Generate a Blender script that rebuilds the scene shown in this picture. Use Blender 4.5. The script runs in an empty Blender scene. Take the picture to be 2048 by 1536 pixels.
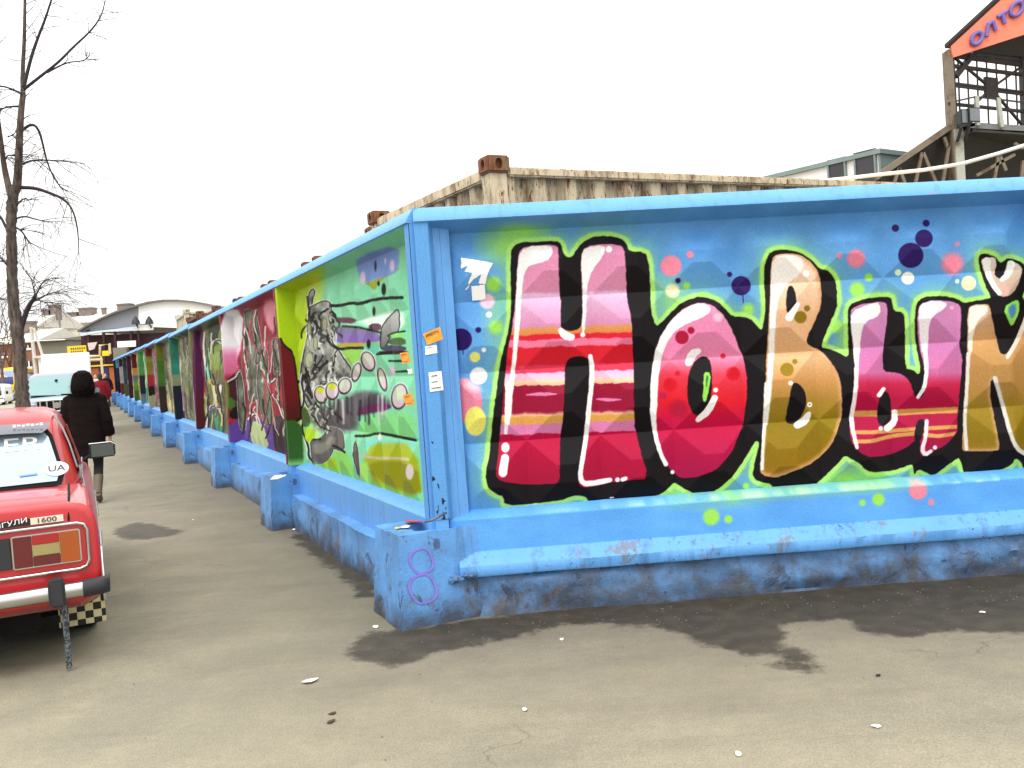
import bpy, bmesh, math, random
import numpy as np
from mathutils import Vector, Matrix, noise as mnoise
random.seed(7); rng = np.random.default_rng(7)
R = math.radians
scn = bpy.context.scene
# ---------------------------------------------------------------- camera
F = 1850.0; EYE = 1.6; ROLL = R(4.0)
PITCH = math.atan((768 - 706) / F * math.cos(ROLL))
FW = np.array([0, math.cos(PITCH), -math.sin(PITCH)]); U0 = np.array([0, math.sin(PITCH), math.cos(PITCH)]); R0 = np.array([1., 0, 0])
IR = R0 * math.cos(ROLL) - U0 * math.sin(ROLL); IU = R0 * math.sin(ROLL) + U0 * math.cos(ROLL)
CAM = np.array([0, 0, EYE])
cd = bpy.data.cameras.new('camera'); cam = bpy.data.objects.new('camera', cd); scn.collection.objects.link(cam)
cd.sensor_width = 36; cd.lens = 36 * F / 2048; cd.clip_end = 3000; cd.clip_start = .05
mw = Matrix.Identity(4)
for r in range(3):
    mw[r][0] = IR[r]; mw[r][1] = IU[r]; mw[r][2] = -FW[r]; mw[r][3] = CAM[r]
cam.matrix_world = mw; scn.camera = cam
# ---------------------------------------------------------------- overcast sky, soft sun, exposure
SUN_EL, SUN_AZ = R(56), R(200)     # azimuth: clockwise from +Y
w = bpy.data.worlds.new('World'); scn.world = w; w.use_nodes = True
nt = w.node_tree; nt.nodes.clear()
def wn(t): return nt.nodes.new(t)
wo = wn('ShaderNodeOutputWorld'); bg = wn('ShaderNodeBackground'); bg.inputs[1].default_value = 1.0
sky = wn('ShaderNodeTexSky'); sky.sky_type = 'NISHITA'; sky.sun_disc = False; sky.sun_elevation = SUN_EL; sky.sun_rotation = SUN_AZ; sky.dust_density = 4
hs = wn('ShaderNodeHueSaturation'); hs.inputs['Saturation'].default_value = .12; hs.inputs['Value'].default_value = .10
nt.links.new(sky.outputs[0], hs.inputs['Color'])
tc = wn('ShaderNodeTexCoord'); sp = wn('ShaderNodeSeparateXYZ'); nt.links.new(tc.outputs['Generated'], sp.inputs[0])
mr = wn('ShaderNodeMapRange'); mr.inputs[1].default_value = 0; mr.inputs[2].default_value = 1; mr.inputs[3].default_value = 1.15; mr.inputs[4].default_value = 3.1
nt.links.new(sp.outputs[2], mr.inputs[0])
cc = wn('ShaderNodeVectorMath'); cc.operation = 'SCALE'; cc.inputs[0].default_value = (1.0, 1.0, .985)
nt.links.new(mr.outputs[0], cc.inputs['Scale'])
mx = wn('ShaderNodeMix'); mx.data_type = 'RGBA'; mx.inputs[0].default_value = .15
nt.links.new(cc.outputs[0], mx.inputs[6]); nt.links.new(hs.outputs[0], mx.inputs[7]); nt.links.new(mx.outputs[2], bg.inputs[0]); nt.links.new(bg.outputs[0], wo.inputs[0])
sl = bpy.data.lights.new('sun', 'SUN'); sl.energy = 1.2; sl.angle = R(25); sl.color = (1, .97, .92)
so = bpy.data.objects.new('sun', sl); scn.collection.objects.link(so)
sd = Vector((math.sin(SUN_AZ) * math.cos(SUN_EL), math.cos(SUN_AZ) * math.cos(SUN_EL), math.sin(SUN_EL)))
so.rotation_euler = sd.to_track_quat('Z', 'Y').to_euler()
vs = scn.view_settings; vs.view_transform = 'Standard'; vs.look = 'None'; vs.exposure = 0.12; vs.gamma = 1.0; vs.use_curve_mapping = False
scn.cycles.max_bounces = 4; scn.cycles.use_denoising = True; scn.cycles.use_adaptive_sampling = True; scn.cycles.adaptive_threshold = .02
# ---------------------------------------------------------------- survey helpers: a pixel of the 2048 x 1536 photograph to a place on a real plane
def ray(x, y): return FW + IR * ((x - 1024) / F) + IU * ((768 - y) / F)
def onz(x, y, z=0.0):
    r = ray(x, y); return CAM + r * ((z - EYE) / r[2])
def ony(x, y, Y):
    r = ray(x, y); return CAM + r * (Y / r[1])
def proj(P):
    P = np.asarray(P, float) - CAM; d = P @ FW
    return 1024 + F * (P @ IR) / d, 768 - F * (P @ IU) / d
def gz(y):
    y = np.asarray(y, float); t = np.clip(y - 13, 0, 60)
    return .009 * np.where(t < 4, t * t / 8, t - 2)
A25 = R(25)
D25 = np.array([-math.sin(A25), math.cos(A25), 0]); X25 = np.array([math.cos(A25), math.sin(A25), 0])
# ---------------------------------------------------------------- object helpers
COL = scn.collection
def tag(o, label=None, cat=None, group=None, kind=None):
    if label: o['label'] = label
    if cat: o['category'] = cat
    if group: o['group'] = group
    if kind: o['kind'] = kind
    return o
def empty(name, loc=(0, 0, 0), rz=0.0, label=None, cat=None, group=None):
    o = bpy.data.objects.new(name, None); COL.objects.link(o); o.location = Vector([float(c) for c in loc]); o.rotation_euler = (0, 0, rz)
    o.empty_display_size = .1
    return tag(o, label, cat, group)
def link(name, me, mat=None, parent=None, smooth=None):
    o = bpy.data.objects.new(name, me); COL.objects.link(o)
    if mat is not None: me.materials.append(mat)
    if parent is not None: o.parent = parent
    if smooth is not None:
        me.shade_smooth(); me.set_sharp_from_angle(angle=R(smooth))
    return o
class MB:
    """collects shapes for ONE mesh object"""
    def __init__(s): s.v = []; s.f = []
    def add(s, vs, fs):
        n = len(s.v); s.v += [tuple(float(c) for c in p) for p in vs]; s.f += [tuple(i + n for i in f) for f in fs]; return s
    def box(s, x0, x1, y0, y1, z0, z1, b=0.0):
        if b <= 0:
            vs = [(x, y, z) for x in (x0, x1) for y in (y0, y1) for z in (z0, z1)]
            return s.add(vs, [(0, 1, 3, 2), (4, 6, 7, 5), (0, 4, 5, 1), (2, 3, 7, 6), (0, 2, 6, 4), (1, 5, 7, 3)])
        bm = bmesh.new(); bmesh.ops.create_cube(bm, size=1)
        for q in bm.verts: q.co = Vector(((x0 + x1) / 2 + q.co.x * (x1 - x0), (y0 + y1) / 2 + q.co.y * (y1 - y0), (z0 + z1) / 2 + q.co.z * (z1 - z0)))
        bmesh.ops.bevel(bm, geom=bm.edges[:], offset=b, segments=2, affect='EDGES')
        bm.verts.index_update(); s.add([q.co for q in bm.verts], [[q.index for q in f.verts] for f in bm.faces]); bm.free(); return s
    def prism(s, poly, vec):
        """polygon (3D points) extruded by vec"""
        n = len(poly); P = [np.asarray(p, float) for p in poly]; V = np.asarray(vec, float)
        return s.add(P + [p + V for p in P], [tuple(range(n))[::-1], tuple(range(n, 2 * n))] + [(i, (i + 1) % n, n + (i + 1) % n, n + i) for i in range(n)])
    def tube(s, pts, rad, seg=8, cap=True):
        P = [Vector([float(c) for c in p]) for p in pts]; n = len(P)
        if not hasattr(rad, '__len__'): rad = [rad] * n
        rings = []; up = None
        for i, p in enumerate(P):
            t = (P[min(i + 1, n - 1)] - P[max(i - 1, 0)])
            t = t.normalized() if t.length > 1e-9 else Vector((0, 0, 1))
            if up is None:
                up = Vector((0, 0, 1)) if abs(t.z) < .9 else Vector((1, 0, 0))
            a = t.cross(up); a = a.normalized() if a.length > 1e-6 else t.orthogonal().normalized()
            b = a.cross(t).normalized(); up = b
            rings.append([p + (a * math.cos(2 * math.pi * k / seg) + b * math.sin(2 * math.pi * k / seg)) * rad[i] for k in range(seg)])
        vs = [q for r in rings for q in r]
        fs = [(i * seg + k, i * seg + (k + 1) % seg, (i + 1) * seg + (k + 1) % seg, (i + 1) * seg + k) for i in range(n - 1) for k in range(seg)]
        if cap: fs += [tuple(range(seg))[::-1], tuple(range((n - 1) * seg, n * seg))]
        return s.add(vs, fs)
    def loft(s, rings, cap=True, closed=True):
        m = len(rings[0]); vs = [p for r in rings for p in r]; k = m if closed else m - 1
        fs = [(i * m + j, i * m + (j + 1) % m, (i + 1) * m + (j + 1) % m, (i + 1) * m + j) for i in range(len(rings) - 1) for j in range(k)]
        if cap: fs += [tuple(range(m))[::-1], tuple(range((len(rings) - 1) * m, len(rings) * m))]
        return s.add(vs, fs)
    def bar(s, a, b, w, h=None):
        """rectangular bar from a to b"""
        a = Vector([float(c) for c in a]); b = Vector([float(c) for c in b]); h = h or w; t = (b - a).normalized()
        up = Vector((0, 0, 1)) if abs(t.z) < .95 else Vector((0, 1, 0)); sx = t.cross(up).normalized() * w / 2; uy = sx.cross(t).normalized() * h / 2
        return s.loft([[p + sx + uy, p - sx + uy, p - sx - uy, p + sx - uy] for p in (a, b)])
    def build(s, name, mat=None, parent=None, smooth=None, fix=True):
        me = bpy.data.meshes.new(name); me.from_pydata(s.v, [], s.f); me.update()
        if fix:
            bm = bmesh.new(); bm.from_mesh(me); bmesh.ops.recalc_face_normals(bm, faces=bm.faces); bm.to_mesh(me); bm.free()
        return link(name, me, mat, parent, smooth)
def ell(cx, cy, z, rx, ry, n=20, p=2.0, ph=0.0):
    out = []
    for k in range(n):
        t = 2 * math.pi * k / n + ph; c, q = math.cos(t), math.sin(t)
        out.append((cx + rx * math.copysign(abs(c) ** (2 / p), c), cy + ry * math.copysign(abs(q) ** (2 / p), q), z))
    return out
def cut(o, cutters):
    """boolean difference, result stored in o; cutters removed"""
    for c in cutters:
        m = o.modifiers.new('cut', 'BOOLEAN'); m.operation = 'DIFFERENCE'; m.object = c; m.solver = 'EXACT'
    bpy.context.view_layer.update()
    dg = bpy.context.evaluated_depsgraph_get(); me = bpy.data.meshes.new_from_object(o.evaluated_get(dg)); o.modifiers.clear(); o.data = me
    for c in cutters: bpy.data.objects.remove(c)
# ---------------------------------------------------------------- materials
def lin(c):
    c = np.asarray(c, float) / 255.0
    return np.where(c <= .04045, c / 12.92, ((c + .055) / 1.055) ** 2.4)
class NT:
    def __init__(s, name):
        s.m = bpy.data.materials.new(name); s.m.use_nodes = True; s.t = s.m.node_tree; s.b = s.t.nodes['Principled BSDF']
    def n(s, t, **kw):
        q = s.t.nodes.new(t)
        for k, v in kw.items(): setattr(q, k, v)
        return q
    def l(s, a, b): s.t.links.new(a, b)
    def co(s, kind='Object'):
        return s.n('ShaderNodeTexCoord').outputs[kind]
    def noise(s, scale, detail=4, rough=.55, vec=None, dist=0):
        q = s.n('ShaderNodeTexNoise'); q.inputs['Scale'].default_value = scale; q.inputs['Detail'].default_value = min(detail, 5); q.inputs['Roughness'].default_value = rough; q.inputs['Distortion'].default_value = dist
        s.l(vec if vec is not None else s.co(), q.inputs['Vector']); return q.outputs['Fac']
    def ramp(s, fac, stops):
        q = s.n('ShaderNodeValToRGB'); e = q.color_ramp.elements
        while len(e) > len(stops): e.remove(e[-1])
        while len(e) < len(stops): e.new(.5)
        for el, (p, c) in zip(e, stops):
            el.position = p; el.color = tuple(c) + (1,) if hasattr(c, '__len__') else (c, c, c, 1)
        s.l(fac, q.inputs[0]); return q.outputs[0]
    def mix(s, fac, a, b, mode='MIX'):
        q = s.n('ShaderNodeMix', data_type='RGBA', blend_type=mode)
        for i, x in ((0, fac), (6, a), (7, b)):
            if isinstance(x, (int, float)): q.inputs[i].default_value = x
            elif isinstance(x, (tuple, list, np.ndarray)): q.inputs[i].default_value = tuple(float(c) for c in x) + (1,)
            else: s.l(x, q.inputs[i])
        return q.outputs[2]
    def math(s, op, a, b=None):
        q = s.n('ShaderNodeMath', operation=op)
        for i, x in ((0, a), (1, b)):
            if x is None: continue
            if isinstance(x, (int, float)): q.inputs[i].default_value = x
            else: s.l(x, q.inputs[i])
        return q.outputs[0]
    def bump(s, h, strength=.3, dist=.01):
        q = s.n('ShaderNodeBump'); q.inputs['Strength'].default_value = strength; q.inputs['Distance'].default_value = dist
        s.l(h, q.inputs['Height']); s.l(q.outputs[0], s.b.inputs['Normal'])
    def base(s, c):
        if isinstance(c, (tuple, list, np.ndarray)): s.b.inputs['Base Color'].default_value = tuple(float(x) for x in c) + (1,)
        else: s.l(c, s.b.inputs['Base Color'])
    def set(s, **kw):
        for k, v in kw.items():
            i = s.b.inputs[{'rough': 'Roughness', 'metal': 'Metallic', 'spec': 'Specular IOR Level', 'coat': 'Coat Weight', 'trans': 'Transmission Weight', 'alpha': 'Alpha'}[k]]
            if isinstance(v, (int, float)): i.default_value = v
            else: s.l(v, i)
        return s
_mc = {}
def pm(name, rgb, rough=.6, metal=0.0, var=.18, scale=6.0, dirt=None, dscale=3.0, dlo=.52, dhi=.68, bump=.0, bscale=60, coat=0, spec=.5):
    """plain procedural material: base colour with tonal noise, optional dirt/rust patches and fine relief. rgb 0-255 as pigment."""
    if name in _mc: return _mc[name]
    k = NT(name); c = lin(rgb)
    nz = k.noise(scale, 6)
    col = k.mix(nz, tuple(np.clip(c * (1 - var), 0, 1)), tuple(np.clip(c * (1 + var), 0, 1)))
    if dirt is not None:
        d = k.ramp(k.noise(dscale, 8, .65), [(dlo, 0.0), (dhi, 1.0)])
        col = k.mix(d, col, tuple(lin(dirt)))
    k.base(col); k.set(rough=rough, metal=metal, coat=coat, spec=spec)
    if bump: k.bump(k.noise(bscale, 5), bump, .006)
    _mc[name] = k.m; return k.m
# ================================================================ painter: pigment laid on real surface points
def chaikin(p, it=1, closed=True):
    p = np.asarray(p, float)
    for _ in range(it):
        if closed:
            q = np.roll(p, -1, 0); p = np.stack([p * .75 + q * .25, p * .25 + q * .75], 1).reshape(-1, 2)
        else:
            a, b = p[:-1], p[1:]; m = np.stack([a * .75 + b * .25, a * .25 + b * .75], 1).reshape(-1, 2); p = np.vstack([p[:1], m, p[-1:]])
    return p
def sdf_poly(X, Y, p):
    d = np.full(X.shape, 1e18); ins = np.zeros(X.shape, bool); n = len(p)
    for i in range(n):
        ax, ay = p[i]; bx, by = p[(i + 1) % n]; ex, ey = bx - ax, by - ay; L = ex * ex + ey * ey
        if L < 1e-12: continue
        wx = X - ax; wy = Y - ay; t = np.clip((wx * ex + wy * ey) / L, 0, 1)
        d = np.minimum(d, (wx - ex * t) ** 2 + (wy - ey * t) ** 2)
        if ay != by:
            c = ((ay > Y) != (by > Y)) & (X < ex * (Y - ay) / (by - ay) + ax); ins ^= c
    d = np.sqrt(d); return np.where(ins, -d, d)
def vnoise(x, y, seed=0):
    """cheap value noise 0..1"""
    g = np.random.default_rng(seed).random((64, 64))
    xi = np.floor(x).astype(int); yi = np.floor(y).astype(int); fx = x - xi; fy = y - yi; fx = fx * fx * (3 - 2 * fx); fy = fy * fy * (3 - 2 * fy)
    a = g[xi % 64, yi % 64]; b = g[(xi + 1) % 64, yi % 64]; c = g[xi % 64, (yi + 1) % 64]; e = g[(xi + 1) % 64, (yi + 1) % 64]
    return (a * (1 - fx) + b * fx) * (1 - fy) + (c * (1 - fx) + e * fx) * fy
def fbm(x, y, seed=0, o=4):
    s = 0; a = .5
    for k in range(o): s = s + a * vnoise(x * 2 ** k, y * 2 ** k, seed + k); a *= .5
    return s / (1 - .5 ** o)
class Paint:
    def __init__(s, px, py, base):
        s.x = px.ravel(); s.y = py.ravel(); s.c = np.empty((s.x.size, 3)); s.c[:] = base
        s.jx = (fbm(s.x / 9, s.y / 9, 3, 2) - .5) * 2.2; s.jy = (fbm(s.x / 9, s.y / 9, 9, 2) - .5) * 2.2   # a hand's wobble along edges
        s.xf = lambda p: np.asarray(p, float)
    def _sel(s, x0, x1, y0, y1): return np.nonzero((s.x > x0) & (s.x < x1) & (s.y > y0) & (s.y < y1))[0]
    def _put(s, i, a, col):
        a = np.clip(a, 0, 1)[:, None]; c = col(s.x[i], s.y[i]) if callable(col) else np.asarray(col, float)
        s.c[i] = s.c[i] * (1 - a) + c * a
    def poly(s, pts, col, soft=.8, grow=0., smooth=1, op=1.0):
        p = chaikin(s.xf(pts), smooth) if smooth else s.xf(pts); m = grow + soft + 3
        i = s._sel(p[:, 0].min() - m, p[:, 0].max() + m, p[:, 1].min() - m, p[:, 1].max() + m)
        if i.size == 0: return
        d = sdf_poly(s.x[i] + s.jx[i], s.y[i] + s.jy[i], p) - grow
        s._put(i, op * (.5 - d / (2 * soft)), col)
    def dist(s, pts, smooth=1): return sdf_poly(s.x + s.jx, s.y + s.jy, chaikin(s.xf(pts), smooth))
    def stroke(s, pts, r, col, soft=.7, op=1.0, smooth=1):
        """pts in trace units, r in photograph pixels (number or list)"""
        p = s.xf([q[:2] for q in pts]); rr = np.full(len(p), float(r)) if not hasattr(r, '__len__') else np.asarray(r, float)
        if smooth and len(p) > 2:
            q = chaikin(np.column_stack([p, rr])[:, :2], 1, False); u = np.linspace(0, 1, len(q)); rr = np.interp(u, np.linspace(0, 1, len(p)), rr); p = q
        m = rr.max() + soft + 3; i = s._sel(p[:, 0].min() - m, p[:, 0].max() + m, p[:, 1].min() - m, p[:, 1].max() + m)
        if i.size == 0: return
        X = s.x[i] + s.jx[i] * .6; Y = s.y[i] + s.jy[i] * .6; d = np.full(i.size, 1e9)
        for k in range(max(1, len(p) - 1)):
            a = p[k]; b = p[min(k + 1, len(p) - 1)]; e = b - a; L = max(e @ e, 1e-9)
            t = np.clip(((X - a[0]) * e[0] + (Y - a[1]) * e[1]) / L, 0, 1); r2 = rr[k] + (rr[min(k + 1, len(p) - 1)] - rr[k]) * t
            d = np.minimum(d, np.hypot(X - a[0] - e[0] * t, Y - a[1] - e[1] * t) - r2)
        s._put(i, op * (.5 - d / (2 * soft)), col)
    def dot(s, c, rx, col, ry=None, soft=.9, op=1.0, rot=0.0):
        ry = ry or rx; cx, cy = s.xf([c])[0]; m = max(rx, ry) + soft + 2; i = s._sel(cx - m, cx + m, cy - m, cy + m)
        if i.size == 0: return
        dx = s.x[i] - cx; dy = s.y[i] - cy; u = dx * math.cos(rot) + dy * math.sin(rot); v = -dx * math.sin(rot) + dy * math.cos(rot)
        d = (np.hypot(u / rx, v / ry) - 1) * min(rx, ry); s._put(i, op * (.5 - d / (2 * soft)), col)
    def all(s, col, a=1.0): s._put(np.arange(s.x.size), a if hasattr(a, '__len__') else np.full(s.x.size, a), col)
def ygrad(stops):
    """vertical gradient in photograph pixels: [(y,(r,g,b)),...]"""
    ys = [q[0] for q in stops]; cs = np.array([q[1] for q in stops], float)
    return lambda x, y: np.stack([np.interp(y, ys, cs[:, k]) for k in range(3)], 1)
PIG = .82      # photographed tone to pigment reflectance
def set_pigment(me, rgb255):
    c = lin(np.clip((np.asarray(rgb255, float) - 14) * 255 / 241, 2, 255)) * PIG   # deep sprayed black
    at = me.color_attributes.new('pigment', 'FLOAT_COLOR', 'POINT'); buf = np.ones((len(me.vertices), 4), np.float32); buf[:, :3] = c; at.data.foreach_set('color', buf.ravel())
def grid_mesh(name, P, nu, nv):
    """P (nv*nu,3) row-major"""
    me = bpy.data.meshes.new(name); me.vertices.add(nu * nv); me.vertices.foreach_set('co', np.ascontiguousarray(P, np.float32).ravel())
    j, i = np.meshgrid(np.arange(nv - 1), np.arange(nu - 1), indexing='ij'); a = (j * nu + i).ravel()
    q = np.stack([a, a + 1, a + nu + 1, a + nu], 1).astype(np.int32); n = len(q)
    me.loops.add(n * 4); me.loops.foreach_set('vertex_index', q.ravel()); me.polygons.add(n)
    me.polygons.foreach_set('loop_start', np.arange(0, n * 4, 4, dtype=np.int32)); me.update(calc_edges=True); me.validate(); me.shade_smooth(); return me
# ---------------------------------------------------------------- shared materials
def mural_mat():
    k = NT('sprayed_mural_on_concrete'); a = k.n('ShaderNodeVertexColor', layer_name='pigment')
    n1 = k.noise(2.5, 6, .6); n2 = k.noise(90, 3)
    c = k.mix(.22, a.outputs[0], k.ramp(n1, [(.3, .55), (.7, 1.25)]), 'MULTIPLY')
    c = k.mix(.16, c, k.ramp(n2, [(.3, .3), (.7, 1.6)]), 'MULTIPLY')
    pits = k.ramp(k.noise(38, 4, .7), [(.70, 0.0), (.74, 1.0)]); c = k.mix(k.math('MULTIPLY', pits, .5), c, (.05, .06, .08))
    k.base(c); k.set(rough=.6, spec=.2); k.bump(k.noise(140, 4), .25, .003); return k.m
M_mural = mural_mat()
def blue_mat(name, dirt_amt, lowdirt):
    """blue oil paint on rough concrete, worn to grey-brown concrete and grime"""
    k = NT(name); co = k.co()
    c0 = lin((112, 178, 244)) * .84; c1 = lin((92, 158, 228)) * .84
    col = k.mix(k.noise(3.0, 6), tuple(c1), tuple(c0))
    streak = k.n('ShaderNodeMapping'); streak.inputs['Scale'].default_value = (9, 9, .8); k.l(co, streak.inputs[0])
    st = k.ramp(k.noise(1.6, 6, .65, streak.outputs[0]), [(.52, 0.0), (.75, 1.0)]); col = k.mix(k.math('MULTIPLY', st, .35 + dirt_amt * .3), col, tuple(lin((70, 92, 120))))
    if lowdirt:
        g = k.n('ShaderNodeSeparateXYZ'); k.l(co, g.inputs[0])
        fade = k.ramp(k.noise(2.0, 6, .6), [(.35, 0.0), (.7, .75)]); col = k.mix(fade, col, tuple(lin((70, 96, 128))))
        worn = k.ramp(k.math('ADD', k.noise(4.5, 9, .70, dist=.25), k.math('MULTIPLY', g.outputs[2], -.22)), [(.50, 0.0), (.66, .85)])
        col = k.mix(worn, col, k.mix(k.noise(11, 6), tuple(lin((62, 62, 62))), tuple(lin((112, 104, 90)))))
        gr = k.ramp(k.math('ADD', k.math('MULTIPLY', g.outputs[2], lowdirt), k.noise(6, 7, .62)), [(.50, 1.0), (1.2, 0.0)]); col = k.mix(k.math('MULTIPLY', gr, .85), col, k.mix(k.noise(9, 5), tuple(lin((40, 40, 44))), tuple(lin((74, 66, 56)))))
        vo = k.n('ShaderNodeTexVoronoi', feature='DISTANCE_TO_EDGE'); vo.inputs['Scale'].default_value = 4.5
        wv = k.n('ShaderNodeVectorMath', operation='ADD'); nn = k.n('ShaderNodeTexNoise'); nn.inputs['Scale'].default_value = 6; k.l(co, nn.inputs['Vector']); k.l(co, wv.inputs[0]); k.l(nn.outputs['Color'], wv.inputs[1]); k.l(wv.outputs[0], vo.inputs['Vector'])
        crk = k.ramp(vo.outputs[0], [(0.0, 1.0), (.012, 0.0)]); crk = k.math('MULTIPLY', crk, k.ramp(k.noise(2.2, 3), [(.48, 0.0), (.6, 1.0)])); col = k.mix(k.math('MULTIPLY', crk, .8), col, tuple(lin((40, 34, 30))))
    chips = k.ramp(k.noise(30, 8, .7), [(.66 - dirt_amt * .05, 0.0), (.70 - dirt_amt * .05, 1.0)]); chips = k.math('MULTIPLY', chips, k.ramp(k.noise(2.5, 3), [(.42, 0.0), (.62, 1.0)]))
    col = k.mix(chips, col, tuple(lin((62, 60, 62))))
    dots = k.ramp(k.noise(75, 3, .6), [(.70, 0.0), (.73, .8)]); col = k.mix(dots, col, tuple(lin((40, 52, 72))))
    sc_ = k.ramp(k.noise(4.0, 10, .75, dist=.6), [(.63 - dirt_amt * .04, 0.0), (.66 - dirt_amt * .03, .7)]); col = k.mix(sc_, col, tuple(lin((46, 56, 76)) if lowdirt else (lin((128, 148, 166)) if dirt_amt < 1.2 else lin((118, 110, 98)))))
    k.base(col); k.set(rough=.5, spec=.4)
    h = k.math('ADD', k.noise(70, 6, .6), k.math('MULTIPLY', k.noise(14, 5), 1.5)); k.bump(h, .45 if lowdirt else .3, .008); return k.m
M_blue = blue_mat('blue_painted_concrete', .2, 0)
M_blueledge = blue_mat('scuffed_blue_ledge_concrete', 1.3, 0)
M_bluedirty = blue_mat('worn_blue_painted_footing_concrete', 1.0, 3.0)
M_bluegrime = blue_mat('grimy_blue_foundation_concrete', 1.0, 1.35)
# ================================================================ GROUND
def seg_grid(cuts):
    out = []
    for a, b, st in cuts: out += list(np.arange(a, b - 1e-6, st))
    return np.array(out + [cuts[-1][1]])
def tr(o, sc, pts): return [(o[0] + x / sc, o[1] + y / sc) for x, y in pts]
WET = [  # damp patches on the asphalt, outlines surveyed from the photograph
 [(708, 1292), (735, 1270), (800, 1262), (900, 1250), (985, 1238), (1090, 1236), (1092, 1256), (1000, 1276), (900, 1292), (835, 1316), (780, 1328), (718, 1318)],
 [(985, 1225), (1100, 1244), (1200, 1247), (1330, 1250), (1390, 1266), (1412, 1290), (1500, 1303), (1548, 1305), (1556, 1294), (1536, 1262), (1562, 1242), (1640, 1234), (1702, 1238), (1728, 1256), (1772, 1270), (1832, 1273), (1872, 1256), (1960, 1263), (2048, 1251), (2200, 1235), (2320, 1215), (2320, 1110), (1700, 1160)],
 [(1556, 1303), (1590, 1301), (1622, 1318), (1612, 1326), (1580, 1322)],
 [(1560, 1334), (1600, 1332), (1634, 1338), (1625, 1345), (1585, 1342)],
 [(230, 1062), (256, 1047), (300, 1049), (330, 1058), (372, 1061), (340, 1070), (290, 1079), (248, 1076)],
 [(590, 1062), (640, 1080), (745, 1150), (745, 1205), (690, 1150), (600, 1085)],
]
gx = seg_grid([(-420, -60, 40), (-60, -12, 3), (-12, 5, .07), (5, 60, 5), (60, 421, 40)]); gy = seg_grid([(-60, 0, 10), (0, 3.0, .5), (3.0, 9.5, .06), (9.5, 16, .25), (16, 80, 2), (80, 901, 60)])
GX, GY = np.meshgrid(gx, gy); GZ = gz(GY) + .006 * (fbm(GX * .6 + 50, GY * .6 + 50, 5) - .5) * ((GY < 20) & (GY > 0))
me = grid_mesh('asphalt_ground', np.stack([GX.ravel(), GY.ravel(), GZ.ravel()], 1), len(gx), len(gy))
wet = np.full(GX.size, 9.0); near = (np.abs(GX.ravel() + 3) < 12) & (GY.ravel() < 20) & (GY.ravel() > 1); ii = np.nonzero(near)[0]
for q in WET:
    pts = np.array([onz(x, y)[:2] for x, y in q]); wet[ii] = np.minimum(wet[ii], sdf_poly(GX.ravel()[ii], GY.ravel()[ii], chaikin(pts, 1)))
at = me.attributes.new('damp', 'FLOAT', 'POINT'); at.data.foreach_set('value', wet.astype(np.float32))
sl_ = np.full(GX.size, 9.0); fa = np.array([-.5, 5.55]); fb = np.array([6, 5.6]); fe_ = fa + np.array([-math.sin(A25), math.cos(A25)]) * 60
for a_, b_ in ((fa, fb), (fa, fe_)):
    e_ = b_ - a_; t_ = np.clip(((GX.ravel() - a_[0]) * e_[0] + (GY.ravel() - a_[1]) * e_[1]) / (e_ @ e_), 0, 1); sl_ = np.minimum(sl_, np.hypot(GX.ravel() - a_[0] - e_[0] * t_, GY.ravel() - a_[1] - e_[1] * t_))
at = me.attributes.new('soil_shade', 'FLOAT', 'POINT'); at.data.foreach_set('value', sl_.astype(np.float32))  # distance to the fences, drives their shade painted into the ground colour
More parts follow.
